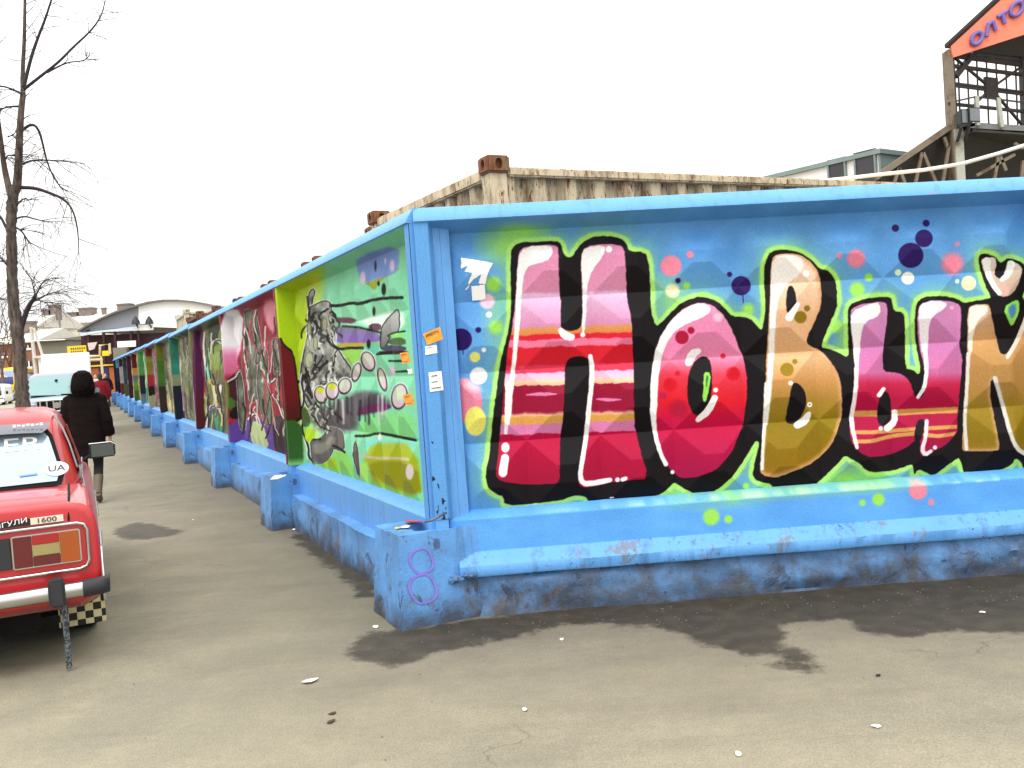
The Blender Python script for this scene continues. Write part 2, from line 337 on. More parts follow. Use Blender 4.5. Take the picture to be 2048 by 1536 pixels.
def ground_mat():
    k = NT('dusty_old_asphalt'); at = k.n('ShaderNodeAttribute', attribute_name='damp'); co = k.co()
    a = lin((155, 147, 126)); b = lin((145, 139, 122)); c = lin((165, 156, 133))
    col = k.mix(k.ramp(k.noise(.55, 5), [(.35, 0.0), (.65, 1.0)]), tuple(a), tuple(b)); col = k.mix(k.ramp(k.noise(2.3, 6, .6), [(.45, 0.0), (.75, 1.0)]), col, tuple(c))
    mp = k.n('ShaderNodeMapping'); mp.inputs['Scale'].default_value = (.5, 2.6, 1); mp.inputs['Rotation'].default_value = (0, 0, .12); k.l(co, mp.inputs[0])
    col = k.mix(k.math('MULTIPLY', k.ramp(k.noise(1.3, 6, .6, mp.outputs[0]), [(.5, 0.0), (.72, 1.0)]), .30), col, tuple(lin((106, 101, 88))))
    col = k.mix(.65, col, k.ramp(k.noise(110, 4, .75), [(.3, .45), (.7, 1.5)]), 'MULTIPLY')
    col = k.mix(.25, col, k.ramp(k.noise(18, 5, .7), [(.3, .6), (.7, 1.35)]), 'MULTIPLY')
    col = k.mix(k.ramp(k.noise(45, 3), [(.70, 0.0), (.74, .6)]), col, tuple(lin((62, 56, 48))))
    col = k.mix(k.ramp(k.noise(33, 2), [(.74, 0.0), (.77, .6)]), col, tuple(lin((170, 160, 140))))
    so_ = k.n('ShaderNodeAttribute', attribute_name='soil_shade'); sm_ = k.ramp(k.math('ADD', k.math('MULTIPLY', so_.outputs['Fac'], .27), k.math('MULTIPLY', k.math('SUBTRACT', k.noise(1.6, 7, .65), .5), .5)), [(.02, 1.0), (.25, .72), (1.0, 0.0)]); col = k.mix(k.math('MULTIPLY', sm_, .72), col, tuple(lin((86, 81, 70))))  # darker trodden band that also carries painted shade along the fences
    ck = k.n('ShaderNodeTexVoronoi', feature='DISTANCE_TO_EDGE'); ck.inputs['Scale'].default_value = .55; cw = k.n('ShaderNodeVectorMath', operation='ADD'); cn = k.n('ShaderNodeTexNoise'); cn.inputs['Scale'].default_value = 2.2; cn.inputs['Detail'].default_value = 6; k.l(co, cn.inputs['Vector']); k.l(co, cw.inputs[0]); k.l(cn.outputs['Color'], cw.inputs[1]); k.l(cw.outputs[0], ck.inputs['Vector'])
    cm = k.math('MULTIPLY', k.ramp(ck.outputs[0], [(0.0, 1.0), (.006, 0.0)]), k.ramp(k.noise(.5, 3), [(.50, 0.0), (.60, .55)])); col = k.mix(cm, col, tuple(lin((70, 62, 52))))
    edge = k.math('ADD', at.outputs['Fac'], k.math('ADD', k.math('MULTIPLY', k.math('SUBTRACT', k.noise(5, 7, .62), .5), .34), k.math('MULTIPLY', k.math('SUBTRACT', k.noise(42, 5, .7), .5), .09)))
    wm = k.ramp(edge, [(0.0, 1.0), (.02, .75), (.07, 0.0)]); wm = k.math('MULTIPLY', wm, k.ramp(k.noise(9, 5), [(.25, .80), (.6, 1.0)]))
    col = k.mix(wm, col, k.mix(.9, col, (.17, .15, .135), 'MULTIPLY'))
    k.base(col); k.set(rough=k.ramp(wm, [(0.0, .9), (1.0, .62)]), spec=.25); k.bump(k.math('ADD', k.noise(190, 4, .7), k.math('MULTIPLY', k.noise(24, 5), 1.4)), .35, .006); return k.m
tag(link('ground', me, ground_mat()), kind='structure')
# ================================================================ FENCES
REC = .17; SLW = .05; ZB, ZT, ZTOP = .63, 2.43, 2.52
PITCHW = .445
def relief(s, z, s0, s1, rim=.085, amp=.064):
    """front surface of a precast panel: rims, sloping reveal, field of truncated pyramids.  returns outward offset"""
    ds = np.minimum(s - s0 - rim, s1 - rim - s); dz = np.minimum((ZT - z) * .8, (z - ZB) * 6 + .13); e = np.clip(np.minimum(ds, dz) / SLW, 0, 1)
    n = max(1, round((s1 - s0 - 2 * rim - 2 * SLW) / PITCHW)); w = (s1 - s0 - 2 * rim - 2 * SLW) / n
    cs = (s - s0 - rim - SLW) / w; cz = (z - ZB) / PITCHW + .06
    fs = .5 - np.abs(cs - np.floor(cs) - .5); fz = .5 - np.abs(cz - np.floor(cz) - .5)
    fr = np.clip(np.minimum(fs, fz) / .37, 0, 1) * amp
    ins = np.clip(np.minimum(ds, (ZT - z) * .8) / SLW - 1, 0, 3) / 3
    return -REC * e + fr * ins
def fence_panel(fence, T, s0, s1, zo, nu, nv, painter, top_drop=0., cls='panel', label=None, flat=None, amp=.064, dense=False, band=None):
    """T(s,t,z)->local xyz of the fence empty; painter(px,py,s,z)->rgb"""
    W = np.array(fence.matrix_world)
    b = MB(); L = lambda s, t, z: T(s, t, z + zo - top_drop * (s - s0) / (s1 - s0) * (z > 1.5))
    def ext(prof, a, c, mb=None):
        mb = mb or MB(); m = len(prof)
        mb.loft([[L(q, t, z) for t, z in prof] for q in np.linspace(a, c, 9)]); return mb
    ext([(-.26, .24), (-.20, .24), (-.20, 2.45), (-.26, 2.45)], s0, s1, b)
    for a, c in ((s0, s0 + .085), (s1 - .085, s1)): ext([(-.199, .26), (-.006, .26), (-.006, ZT + .01), (-.199, ZT + .01)], a + .002, c - .004, b)
    p = b.build('fence_panel', M_blue, fence)
    if label: tag(p, label)
    ext([(-.27, ZT + .001), (-.205, ZT - .02), (.014, ZT + .001), (.012, ZT + .014), (-.035, ZTOP - .004), (-.045, ZTOP), (-.27, ZTOP + .004)], s0 - .0, s1 + .0).build('top_rim', M_blue, p, smooth=40)
    if band is not None:
        pz = [(-.055, .29)] + [(-.055, z) for z in np.linspace(.30, .590, 55)] + [(-.066, .602), (-.155, .636), (-.198, .638)]; nb = 800; sb = np.linspace(s0 + .086, s1 - .086, nb)
        PB = np.array([L(q, t, z) for t, z in pz for q in sb]); wpb = PB @ W[:3, :3].T + W[:3, 3]; bx_, by_ = proj(wpb); meb = grid_mesh('lower_band', PB, nb, len(pz)); set_pigment(meb, band(bx_, by_)); link('lower_band', meb, M_mural, p)
    else: ext([(-.198, .29), (-.055, .29), (-.055, .590), (-.066, .602), (-.155, .636), (-.198, .638)], s0 + .086, s1 - .086).build('lower_band', M_blue, p, smooth=40)
    # ledge and rough foundation face
    lp = [(-.25, .25), (.026, .252), (.032, .262), (.031, .318), (.024, .326), (-.045, .392), (-.25, .394)]
    n = max(6, int((s1 - s0) / (.05 if nu > 500 else .25))); mb = MB(); S = np.linspace(s0 + (.02 if dense else .13), s1 - .02, n)
    if not dense: mb.loft([[L(q, t + .005 * (mnoise.noise(Vector((q * 6, z * 9, 1.7))) if t > 0 else 0), z + .004 * mnoise.noise(Vector((q * 2.3, t * 5, 4))) * (t > 0)) for t, z in lp] for q in S]).build('ledge', M_blueledge, p, smooth=40)
    m2 = max(3, int(.26 / (.03 if nu > 500 else .09))); mb = MB()
    rows = []
    for q in np.linspace(s0, s1, n * (2 if nu > 500 else 1)):
        pr = [(-.02 + .034 * mnoise.fractal(Vector((q * 2.2, z * 13, 7.3 + s0)), 1, 2, 5) + (.03 * (1 - z / .26)), z) for z in np.linspace(-.08, .335 if dense else .248, m2)]
        if dense: pr = [(t * .5 + .055, z) for t, z in pr]
        zt_ = .35 if dense else .248
        rows.append([L(q, t, z) for t, z in pr] + [L(q, -.24, zt_), L(q, -.24, -.08)])
    mb.loft(rows).build('foundation_wall', M_bluedirty if dense else M_bluegrime, p, smooth=60)
    # painted field
    s = np.linspace(s0, s1, nu) if not dense else np.concatenate([np.linspace(s0, s1 - .20, nu - nu // 5, endpoint=False), np.linspace(s1 - .20, s1, nu // 5)]); z = np.linspace(ZB - .015, ZT + .002, nv); SS, ZZ = np.meshgrid(s, z); TT = relief(SS, ZZ, s0, s1, amp=amp)
    P = np.array([T(0, 0, 0)]) + 0.0
    bx = np.array(T(1, 0, 0)) - np.array(T(0, 0, 0)); by = np.array(T(0, 1, 0)) - np.array(T(0, 0, 0)); o = np.array(T(0, 0, 0))
    zz = ZZ + zo - top_drop * (SS - s0) / (s1 - s0) * np.clip((ZZ - .63) / 1.8, 0, 1)
    P = o + SS.ravel()[:, None] * bx + TT.ravel()[:, None] * by; P = P + np.outer(zz.ravel(), [0, 0, 1])
    Pp = P if flat is None else o + SS.ravel()[:, None] * bx + np.where(TT < -.11, flat, TT).ravel()[:, None] * by + np.outer(zz.ravel(), [0, 0, 1])
    wp = Pp @ W[:3, :3].T + W[:3, 3]; px, py = proj(wp)
    me = grid_mesh('relief_field', P, nu, nv); set_pigment(me, painter(px, py, SS.ravel(), ZZ.ravel()))
    link('relief_field', me, M_mural, p)
    return p
BLUEW = (106, 168, 228)
# ---- the lettered mural, traced from the photograph
O1, O2, O3, O4, K = (860, 400), (1448, 400), (860, 750), (1448, 750), 3.4133
def c1(*p): return tr(O1, K, p)
def c2(*p): return tr(O2, K, p)
def c3(*p): return tr(O3, K, p)
def c4(*p): return tr(O4, K, p)
BLACK_OUT = c1((550, 400), (555, 330), (600, 290), (720, 285), (860, 278), (895, 300), (910, 360), (935, 392), (970, 390), (1000, 340), (1040, 290), (1110, 250), (1200, 243), (1300, 258), (1345, 300), (1355, 350), (1470, 355), (1485, 400), (1500, 470), (1505, 620), (1510, 760), (1540, 865), (1590, 830), (1650, 760), (1720, 700), (1800, 665), (1880, 660), (1960, 690)) \
 + c2((10, 745), (60, 800), (130, 795), (180, 810), (220, 850), (252, 888), (265, 870), (285, 740), (275, 600), (270, 480), (290, 400), (320, 350), (400, 335), (480, 345), (560, 380), (620, 430), (650, 470), (700, 475), (740, 510), (765, 560), (770, 620), (775, 700), (760, 760), (720, 850), (680, 950), (660, 1010), (700, 1012), (780, 1040), (850, 1078), (850, 1000), (845, 860), (845, 740), (880, 700), (960, 675), (1060, 660), (1140, 660), (1150, 700), (1160, 760), (1225, 765), (1235, 820), (1235, 1000), (1235, 1150), (1290, 1160), (1332, 1195), (1340, 1150), (1330, 1080), (1310, 1000), (1300, 880), (1305, 740), (1330, 680), (1400, 655), (1500, 655), (1590, 670), (1640, 708), (1700, 690), (1820, 672), (1820, 655), (1780, 580), (1750, 480), (1735, 420), (1745, 370), (1790, 365), (1850, 385), (1885, 428), (1900, 424), (1940, 395), (2000, 410), (2060, 445), (2085, 520), (2060, 600), (2030, 680), (2110, 690), (2200, 700), (2240, 760), (2250, 1000), (2250, 1300), (2240, 1536)) \
 + c4((2230, 500), (2180, 600), (2100, 660), (2045, 650), (2030, 590), (1985, 568), (1970, 610), (1860, 660), (1760, 685), (1660, 692), (1635, 660), (1620, 600), (1602, 565), (1590, 572), (1520, 620), (1430, 690), (1380, 665), (1325, 640), (1300, 688), (1290, 620), (1270, 610), (1200, 640), (1100, 660), (1000, 665), (960, 640), (920, 600), (880, 580), (828, 548), (800, 580), (740, 640), (680, 700), (610, 760), (560, 790), (460, 800), (340, 805), (330, 780), (325, 745), (260, 735), (210, 710), (195, 680), (200, 640), (235, 500), (240, 460), (222, 450), (200, 470), (150, 560), (60, 690), (0, 745)) \
 + c3((1960, 785), (1900, 810), (1820, 815), (1760, 790), (1700, 755), (1665, 730), (1640, 760), (1600, 800), (1500, 845), (1300, 855), (1092, 880), (1075, 850), (1060, 830), (1000, 820), (960, 830), (900, 855), (700, 880), (510, 892), (505, 830), (450, 810), (400, 780), (380, 720), (385, 640), (410, 540), (415, 420), (440, 200), (460, 60)) \
 + c1((480, 1100), (520, 960), (545, 840), (555, 700), (550, 550))
H_FILL = c1((603, 360), (650, 312), (850, 305), (876, 330), (880, 420), (882, 620), (895, 700), (890, 860), (910, 885), (960, 895), (1020, 880), (1040, 850), (1042, 700), (1035, 560), (1030, 390), (1060, 315), (1180, 300), (1290, 305), (1325, 330), (1335, 420), (1340, 540), (1345, 680), (1370, 780), (1380, 900), (1390, 1150), (1392, 1300), (1395, 1536)) \
 + c3((1402, 360), (1430, 500), (1495, 705), (1390, 718), (1250, 730), (1100, 765), (1040, 768), (1008, 730), (1030, 620), (1048, 440), (1060, 330), (1080, 100)) + c1((1105, 1250), (1108, 1150), (1085, 1085), (1040, 1065), (970, 1072), (932, 1100), (920, 1150), (920, 1250), (912, 1400), (905, 1536)) \
 + c3((890, 400), (885, 600), (885, 725), (860, 742), (760, 747), (600, 745), (480, 725), (450, 690), (455, 640), (470, 500), (478, 400), (490, 280), (505, 60)) + c1((515, 1200), (525, 1050), (550, 930), (575, 780), (590, 600), (600, 450))
O_FILL = c1((1515, 1536), (1520, 1300), (1515, 1150), (1540, 1020), (1590, 900), (1670, 790), (1760, 720), (1850, 695), (1930, 720), (1990, 770), (2040, 840)) + c2((60, 900), (100, 1000), (140, 1100), (160, 1250), (150, 1400), (130, 1536)) + c4((100, 400), (60, 520), (0, 590)) + c3((1950, 650), (1850, 690), (1750, 706), (1690, 695), (1620, 620), (1560, 520), (1530, 420), (1518, 250))
O_HOLE = c1((1880, 1060), (1920, 1110), (1927, 1250), (1912, 1380), (1880, 1450), (1830, 1478), (1790, 1455), (1760, 1380), (1755, 1280), (1770, 1170), (1810, 1090))
B_FILL = c2((325, 400), (360, 370), (440, 362), (520, 372), (590, 420), (640, 480), (660, 560), (667, 680), (650, 760), (610, 850), (570, 930), (562, 975), (600, 1000), (660, 1030), (720, 1090), (770, 1160), (800, 1250), (807, 1380), (802, 1500)) + c4((790, 330), (760, 430), (700, 520), (620, 590), (520, 640), (400, 690), (310, 699), (260, 680), (243, 650), (258, 500), (265, 380), (270, 290)) + c2((285, 1350), (285, 1150), (300, 900), (312, 700), (318, 550))
B_H1 = c2((432, 600), (458, 578), (485, 620), (497, 680), (482, 740), (455, 770), (430, 772), (422, 700))
B_H2 = c2((460, 1260), (490, 1243), (530, 1270), (562, 1330), (557, 1420), (520, 1490), (470, 1532), (418, 1515), (425, 1450), (445, 1380))
Y_FILL = c2((860, 765), (900, 720), (1000, 700), (1090, 695), (1117, 715), (1110, 850), (1090, 980), (1083, 1100), (1090, 1170), (1150, 1175), (1220, 1190), (1270, 1240), (1290, 1310), (1310, 1352), (1345, 1352), (1368, 1320), (1375, 1240), (1368, 1150), (1345, 1050), (1325, 950), (1318, 850), (1325, 740), (1370, 688), (1500, 686), (1590, 698), (1622, 745), (1615, 900), (1605, 1000), (1627, 1080), (1620, 1200), (1600, 1400), (1590, 1536)) \
 + c4((1597, 330), (1595, 400), (1500, 490), (1440, 512), (1400, 545), (1355, 555), (1335, 520), (1345, 450), (1300, 445), (1250, 492), (1150, 540), (1050, 560), (970, 557), (920, 520), (870, 460), (855, 350), (870, 250)) + c2((885, 1350), (905, 1200), (880, 1000), (868, 880))
Y_HOLE = c2((1075, 1315), (1108, 1300), (1135, 1350), (1147, 1440), (1132, 1510), (1100, 1545), (1050, 1530), (1043, 1440), (1058, 1360))
J_FILL = c2((1662, 755), (1690, 715), (1790, 708), (1815, 720), (1830, 800), (1860, 950), (1880, 1040), (1905, 1056), (1935, 1050), (1985, 960), (2048, 800), (2090, 720), (2190, 715), (2210, 800), (2200, 1100), (2190, 1536)) + c4((2180, 500), (2100, 560), (2030, 545), (1990, 500), (1960, 420), (1900, 210), (1855, 40), (1833, 28), (1818, 50), (1815, 150), (1842, 280), (1868, 400), (1880, 500), (1860, 517), (1640, 524), (1620, 500), (1645, 250)) + c2((1650, 1300), (1662, 1000))
J_BREVE = c2((1755, 430), (1768, 393), (1850, 388), (1862, 430), (1845, 500), (1868, 535), (1890, 538), (1915, 500), (1930, 430), (1950, 412), (2020, 440), (2040, 480), (2015, 560), (1980, 635), (1920, 665), (1870, 645), (1800, 560))
def paint_word(px, py, s, z):
    p = Paint(px, py, BLUEW); p.all(lambda x, y: np.stack([104 + 22 * (fbm(x / 70, y / 50, 21) - .5), 166 + 26 * (fbm(x / 70, y / 50, 21) - .5), 228 + 22 * (fbm(x / 70, y / 50, 21) - .5)], 1))
    d = p.dist(BLACK_OUT); inside = (s > .11) & (z > ZB - .1)
    GR = (162, 228, 100)
    cloud = np.exp(-np.clip(d, 0, 999) / 16.0) * (.25 + 1.05 * fbm(px / 30, py / 30, 33)); p.all(GR, np.clip(cloud, 0, 1) * .75)
    for c, rx, ry, o in [((1015, 490), 48, 30, .8), ((1050, 465), 40, 14, .75), ((990, 620), 20, 55, .35), ((1700, 690), 22, 40, .75), ((1695, 960), 60, 26, .8), ((1440, 1012), 75, 16, .75), ((1340, 600), 30, 40, .5), ((1900, 965), 70, 18, .4), ((1560, 985), 60, 14, .5), ((1345, 995), 40, 24, .8)]:
        p.dot(c, rx, GR, ry, soft=min(rx, ry) * .7, op=o)
    PU, PK, CR, WH, YE = (52, 24, 104), (240, 142, 166), (252, 248, 196), (255, 255, 250), (250, 240, 120)
    def D(cf, L):
        for x, y, r, col, sf in L: p.dot(cf((x, y))[0], r / K, col, soft=sf)
    D(c1, [(212, 952, 75, PU, 1), (330, 887, 20, PU, 1), (433, 575, 50, GR, 5), (450, 870, 45, GR, 5), (390, 692, 50, (250, 205, 225), 3), (403, 782, 20, WH, 1), (307, 1072, 36, (244, 240, 130), 1.5), (367, 1023, 16, WH, 1), (1645, 450, 72, PK, 2.5), (1775, 372, 24, PK, 1.5), (1693, 550, 19, PU, 1), (1655, 620, 46, CR, 3), (1752, 585, 24, GR, 2), (332, 1200, 56, WH, 2)])
    p.dot(c1((245, 1370))[0], 110 / K, PK, 155 / K, soft=1.5, rot=-.15); p.dot(c1((285, 1270))[0], 60 / K, (252, 214, 226), 30 / K, soft=5, rot=.5); p.dot(c1((332, 1200))[0], 56 / K, WH, soft=2); p.dot(c1((310, 1510))[0], 72 / K, YE, 100 / K, soft=1.2)
    D(c2, [(38, 508, 18, PU, 1), (117, 585, 66, PU, 1), (1170, 192, 25, PU, 1), (1380, 158, 24, PU, 1), (1365, 262, 60, PU, 1), (1275, 378, 86, PU, 1), (902, 400, 62, PK, 4), (788, 380, 19, PK, 2), (1560, 435, 74, PK, 7), (1592, 300, 16, PK, 2), (908, 610, 50, GR, 4), (988, 528, 28, GR, 2), (165, 745, 38, GR, 5), (1255, 533, 43, (255, 252, 238), 1), (1188, 495, 22, (235, 250, 215), 1), (1592, 555, 15, (235, 250, 215), 1), (1670, 568, 50, CR, 1.2), (760, 860, 45, GR, 4)])
    D(c4, [(150, 758, 22, GR, 2), (850, 735, 36, GR, 4)])
    p.stroke(c1((225, 1020), (227, 1052)), .9, PU); p.stroke(c2((130, 645), (133, 700)), 1, PU)
    # lime contour, black body
    p.all(lambda x, y: np.stack([180 + 18 * (fbm(x / 20, y / 20, 8) - .5), 238 + 0 * x, 128 + 44 * (fbm(x / 25, y / 25, 4) - .5)], 1), np.clip(.5 - (d - 9.0) / 4.6, 0, 1))
    p.all((24, 15, 22), np.clip(.5 - d / 1.6, 0, 1))
    p.poly(c2((1905, 735), (1980, 682), (2020, 690), (2010, 780), (1970, 868), (1940, 830)), (150, 222, 100)); p.poly(c2((1930, 745), (1985, 700), (1995, 760), (1967, 820)), (86, 142, 190), soft=2)
    # H
    yy = lambda x, y: (y - 400) * K + .03 * ((x - 860) * K - 900)
    HS = [(300, (228, 148, 186)), (620, (226, 150, 184)), (640, (240, 200, 232)), (860, (222, 150, 190)), (872, (222, 160, 92)), (912, (226, 140, 90)), (920, (222, 34, 58)), (948, (222, 38, 60)), (954, (240, 130, 164)), (996, (240, 128, 160)), (1004, (218, 34, 52)), (1120, (214, 38, 58)), (1130, (228, 66, 96)), (1170, (228, 66, 98)), (1178, (248, 190, 222)), (1222, (246, 196, 222)), (1228, (246, 212, 170)), (1258, (240, 190, 160)), (1264, (162, 2, 62)), (1440, (160, 2, 64)), (1462, (240, 196, 160)), (1478, (226, 168, 86)), (1520, (224, 166, 88)), (1526, (224, 136, 186)), (1588, (226, 136, 180)), (1596, (196, 8, 74)), (1900, (176, 0, 66))]
    hy = np.array([q[0] for q in HS]); hc = np.array([q[1] for q in HS], float)
    def hcol(x, y):
        t = yy(x, y) + 6 * (fbm(x / 14, y / 14, 2) - .5) * 4; return np.stack([np.interp(t, hy, hc[:, k]) for k in range(3)], 1)
    p.poly(H_FILL, hcol, soft=.9)
    p.poly(c1((620, 1330), (760, 1310), (900, 1325), (760, 1342)), (238, 140, 186), soft=1); p.poly(c1((1110, 1360), (1200, 1348), (1340, 1362), (1200, 1378)), (238, 140, 186), soft=1)
    W = (255, 253, 252)
    p.poly(c1((602, 380), (650, 318), (832, 308), (838, 370), (800, 418), (700, 440), (660, 462), (632, 540), (625, 700), (604, 950), (578, 1200), (548, 1536), (516, 1536), (560, 1100), (588, 700), (596, 500)), W, soft=1)
    p.stroke(c3((530, 60), (524, 250), (518, 395)), [4.6, 4, 3.4], W); p.dot(c3((515, 495))[0], 8, W, 10); p.stroke(c3((512, 565), (498, 668)), [7.5, 8.5], W)
    p.poly(c1((1032, 385), (1062, 320), (1190, 308), (1196, 352), (1150, 425), (1105, 480), (1080, 560), (1070, 640), (1066, 800), (1052, 905), (1036, 905), (1046, 700), (1040, 560)), W); p.dot(c1((1222, 336))[0], 6.5, W); p.dot(c1((1043, 920))[0], 5, W)
    p.stroke(c1((892, 890), (920, 925), (965, 935)), [5, 8, 7], W); p.stroke(c1((1095, 1068), (1108, 1150), (1100, 1300)) + c3((1092, 150), (1075, 330), (1055, 500), (1025, 660), (1030, 720), (1070, 748), (1230, 716)), [4.5, 5, 5, 4.6, 4.6, 4.6, 4.6, 5, 5.5, 4.5], W); p.dot(c3((1280, 715))[0], 4.6, W); p.stroke(c3((1315, 713), (1335, 706)), 4, W); p.stroke(c3((1230, 838), (1252, 836)), 1.2, (220, 215, 215))
    # O
    OG = ygrad([(600, (236, 150, 190)), (705, (238, 140, 182)), (715, (244, 150, 190)), (750, (232, 70, 90)), (800, (226, 34, 52)), (845, (200, 4, 76)), (940, (172, 0, 78))])
    p.poly(O_FILL, OG); D(c1, [(1720, 938, 46, (178, 0, 60), 1), (1782, 890, 24, (178, 0, 60), 1), (1690, 1185, 17, (220, 30, 60), 1.5), (1640, 1262, 46, (216, 24, 44), 3), (1700, 1430, 62, (180, 10, 60), 6), (1590, 1335, 22, (190, 30, 90), 3), (2000, 1065, 18, (222, 40, 70), 1)]); D(c2, [(62, 1185, 46, (222, 28, 48), 2)])
    p.poly(O_HOLE, (24, 15, 22)); p.poly(c1((1870, 1172), (1918, 1178), (1905, 1290), (1882, 1385), (1858, 1370), (1868, 1250)), (156, 226, 96)); p.poly(c1((1884, 1200), (1905, 1200), (1886, 1300)), (70, 110, 60), soft=1.5)
    p.poly(c1((1506, 1180), (1555, 960), (1635, 830), (1750, 730), (1850, 698), (1925, 735), (1890, 790), (1780, 832), (1680, 885), (1622, 960), (1582, 1060), (1556, 1250), (1545, 1536), (1502, 1536)), W, soft=1)
    p.stroke(c3((1525, 60), (1522, 280), (1540, 420), (1575, 540), (1610, 608)), [6, 5, 4.2, 4, 4.6], W); p.dot(c3((1655, 663))[0], 4, W); p.stroke(c1((1765, 1110), (1790, 1050), (1835, 1030)), [7, 9, 5], W); p.stroke(c1((1830, 1500), (1900, 1440), (1945, 1350)), [5, 7.5, 6], W); p.dot(c1((1950, 1297))[0], 4.6, W); p.dot(c1((1965, 800))[0], 9, (248, 205, 228), soft=3)
    # B
    BG = ygrad([(500, (250, 226, 210)), (560, (246, 214, 186)), (640, (228, 180, 140)), (700, (226, 176, 128)), (715, (236, 196, 150)), (760, (214, 158, 98)), (800, (176, 138, 60)), (850, (150, 128, 22)), (930, (150, 116, 20)), (955, (170, 120, 60))])
    p.poly(B_FILL, (226, 172, 124)); p.poly(B_FILL, BG, soft=5, grow=-5); D(c2, [(522, 800, 42, (146, 118, 20), 1), (567, 740, 21, (146, 118, 20), 1), (430, 1157, 46, (160, 132, 30), 1.2), (483, 1103, 18, (160, 132, 30), 1)])
    p.poly(B_H1, (24, 15, 22)); p.poly(B_H2, (24, 15, 22))
    p.poly(c2((332, 395), (440, 368), (535, 395), (545, 470), (485, 535), (425, 575), (385, 645), (358, 720), (345, 1000), (325, 1300), (300, 1536), (275, 1536), (300, 1100), (318, 700), (322, 500)), (255, 250, 246), soft=1.4)
    p.stroke(c4((290, 60), (280, 280), (268, 450), (260, 640)), [4.2, 3.6, 3, 3.4], (250, 244, 236)); p.dot(c2((560, 502))[0], 7, W, soft=1.4); p.stroke(c2((505, 712), (445, 802)), [4.5, 7.5], W); p.dot(c2((455, 1250))[0], 4.6, W); p.dot(c2((585, 1397))[0], 5, W); p.dot(c2((585, 1397))[0], 2, (150, 120, 80)); p.stroke(c4((580, 265), (555, 310), (500, 342)), [4.5, 8, 7], W)
    # Ы
    YG = ygrad([(600, (214, 146, 192)), (700, (206, 128, 182)), (745, (214, 120, 172)), (768, (206, 44, 84)), (800, (184, 12, 72)), (860, (176, 8, 74)), (920, (170, 12, 78))])
    p.poly(Y_FILL, YG)
    def st(pts, w): p.stroke(c4(*pts), w, (214, 158, 92), soft=.8, smooth=0)
    yin = p.dist(Y_FILL); keep = p.c.copy()
    st([(880, 265), (1080, 262), (1300, 250), (1600, 238)], 6); st([(870, 390), (1010, 392), (1310, 368), (1600, 352)], 4); st([(870, 455), (1010, 452), (1150, 415), (1310, 398)], 4); st([(1370, 408), (1460, 418), (1600, 398)], 4)
    m = np.clip(.5 - (yin + 1) / 2, 0, 1)[:, None]; p.c = keep * (1 - m) + p.c * m
    p.poly(Y_HOLE, (24, 15, 22)); p.poly(c4((1312, 320), (1345, 298), (1372, 318), (1362, 400), (1330, 470), (1295, 445)), (24, 15, 22))
    p.poly(c2((865, 765), (1000, 705), (1068, 703), (1066, 785), (1000, 815), (950, 850), (935, 930), (925, 1050), (912, 1200), (895, 1200), (885, 1000), (868, 880)), W, soft=1)
    p.stroke(c2((905, 1150), (900, 1300), (875, 1450)) + c4((868, 290), (880, 380), (908, 495)), [4.6, 4.2, 4.4, 4.6, 4, 3.4], (252, 236, 240)); p.poly(c2((1325, 745), (1370, 690), (1518, 692), (1515, 740), (1430, 785), (1400, 850), (1395, 950), (1388, 1060), (1360, 1060), (1335, 950)), (254, 246, 252), soft=1)
    p.stroke(c2((1375, 1040), (1385, 1150), (1370, 1280), (1325, 1345)), [4.4, 4, 4, 3.6], W); p.dot(c2((1555, 735))[0], 4, (232, 190, 220)); p.stroke(c2((1060, 1330), (1090, 1290)), [4.6, 3.6], W); p.stroke(c4((1165, 255), (1165, 320), (1115, 362)), [5.5, 6.5, 7], W); p.dot(c4((1070, 365))[0], 4.2, W); p.stroke(c4((1383, 315), (1380, 420), (1350, 510), (1375, 545), (1412, 520)), [4, 3.6, 4, 4, 3.4], (240, 226, 236)); p.dot(c4((1440, 495))[0], 4, W)
    # Й
    JG = ygrad([(600, (222, 200, 184)), (650, (212, 168, 130)), (680, (218, 168, 112)), (730, (196, 150, 92)), (780, (182, 140, 76)), (820, (160, 134, 40)), (880, (148, 122, 26)), (930, (172, 130, 76))])
    p.poly(J_FILL, (206, 162, 116)); p.poly(J_FILL, JG, soft=4, grow=-4); p.poly(J_BREVE, ygrad([(510, (236, 224, 216)), (560, (220, 190, 170)), (600, (214, 170, 150))]))
    p.poly(c2((1668, 755), (1692, 718), (1802, 714), (1798, 770), (1740, 815), (1705, 880), (1690, 1060), (1665, 1060)), (246, 238, 230), soft=1.5); p.stroke(c2((1668, 1050), (1658, 1300)) + c4((1640, 300), (1655, 505)), [4, 3.4, 3.6, 3.6], (236, 228, 220)); p.stroke(c4((1850, 20), (1905, 215), (1955, 400), (2000, 505), (2060, 540)), 4, (226, 222, 216)); p.stroke(c2((2070, 790), (1995, 975), (1935, 1075)), [5, 4.2, 3.4], (236, 226, 214)); p.stroke(c2((1792, 425), (1800, 500), (1840, 585), (1880, 635)), [9, 6, 5, 4.5], W); p.stroke(c2((1960, 440), (1940, 510), (1895, 545)), [8, 6, 4], W)
    p.c = np.where(((z > ZT - .005) | (s < .085))[:, None], BLUEW, p.c)
    pit = (s < .085) & (fbm(s * 55 + 3, z * 22, 91, 4) + .25 * np.clip((z - .65) / .6, 0, 1) < .40) & (z < 1.25); p.c = np.where(pit[:, None], (46, 50, 60), p.c); return p.c
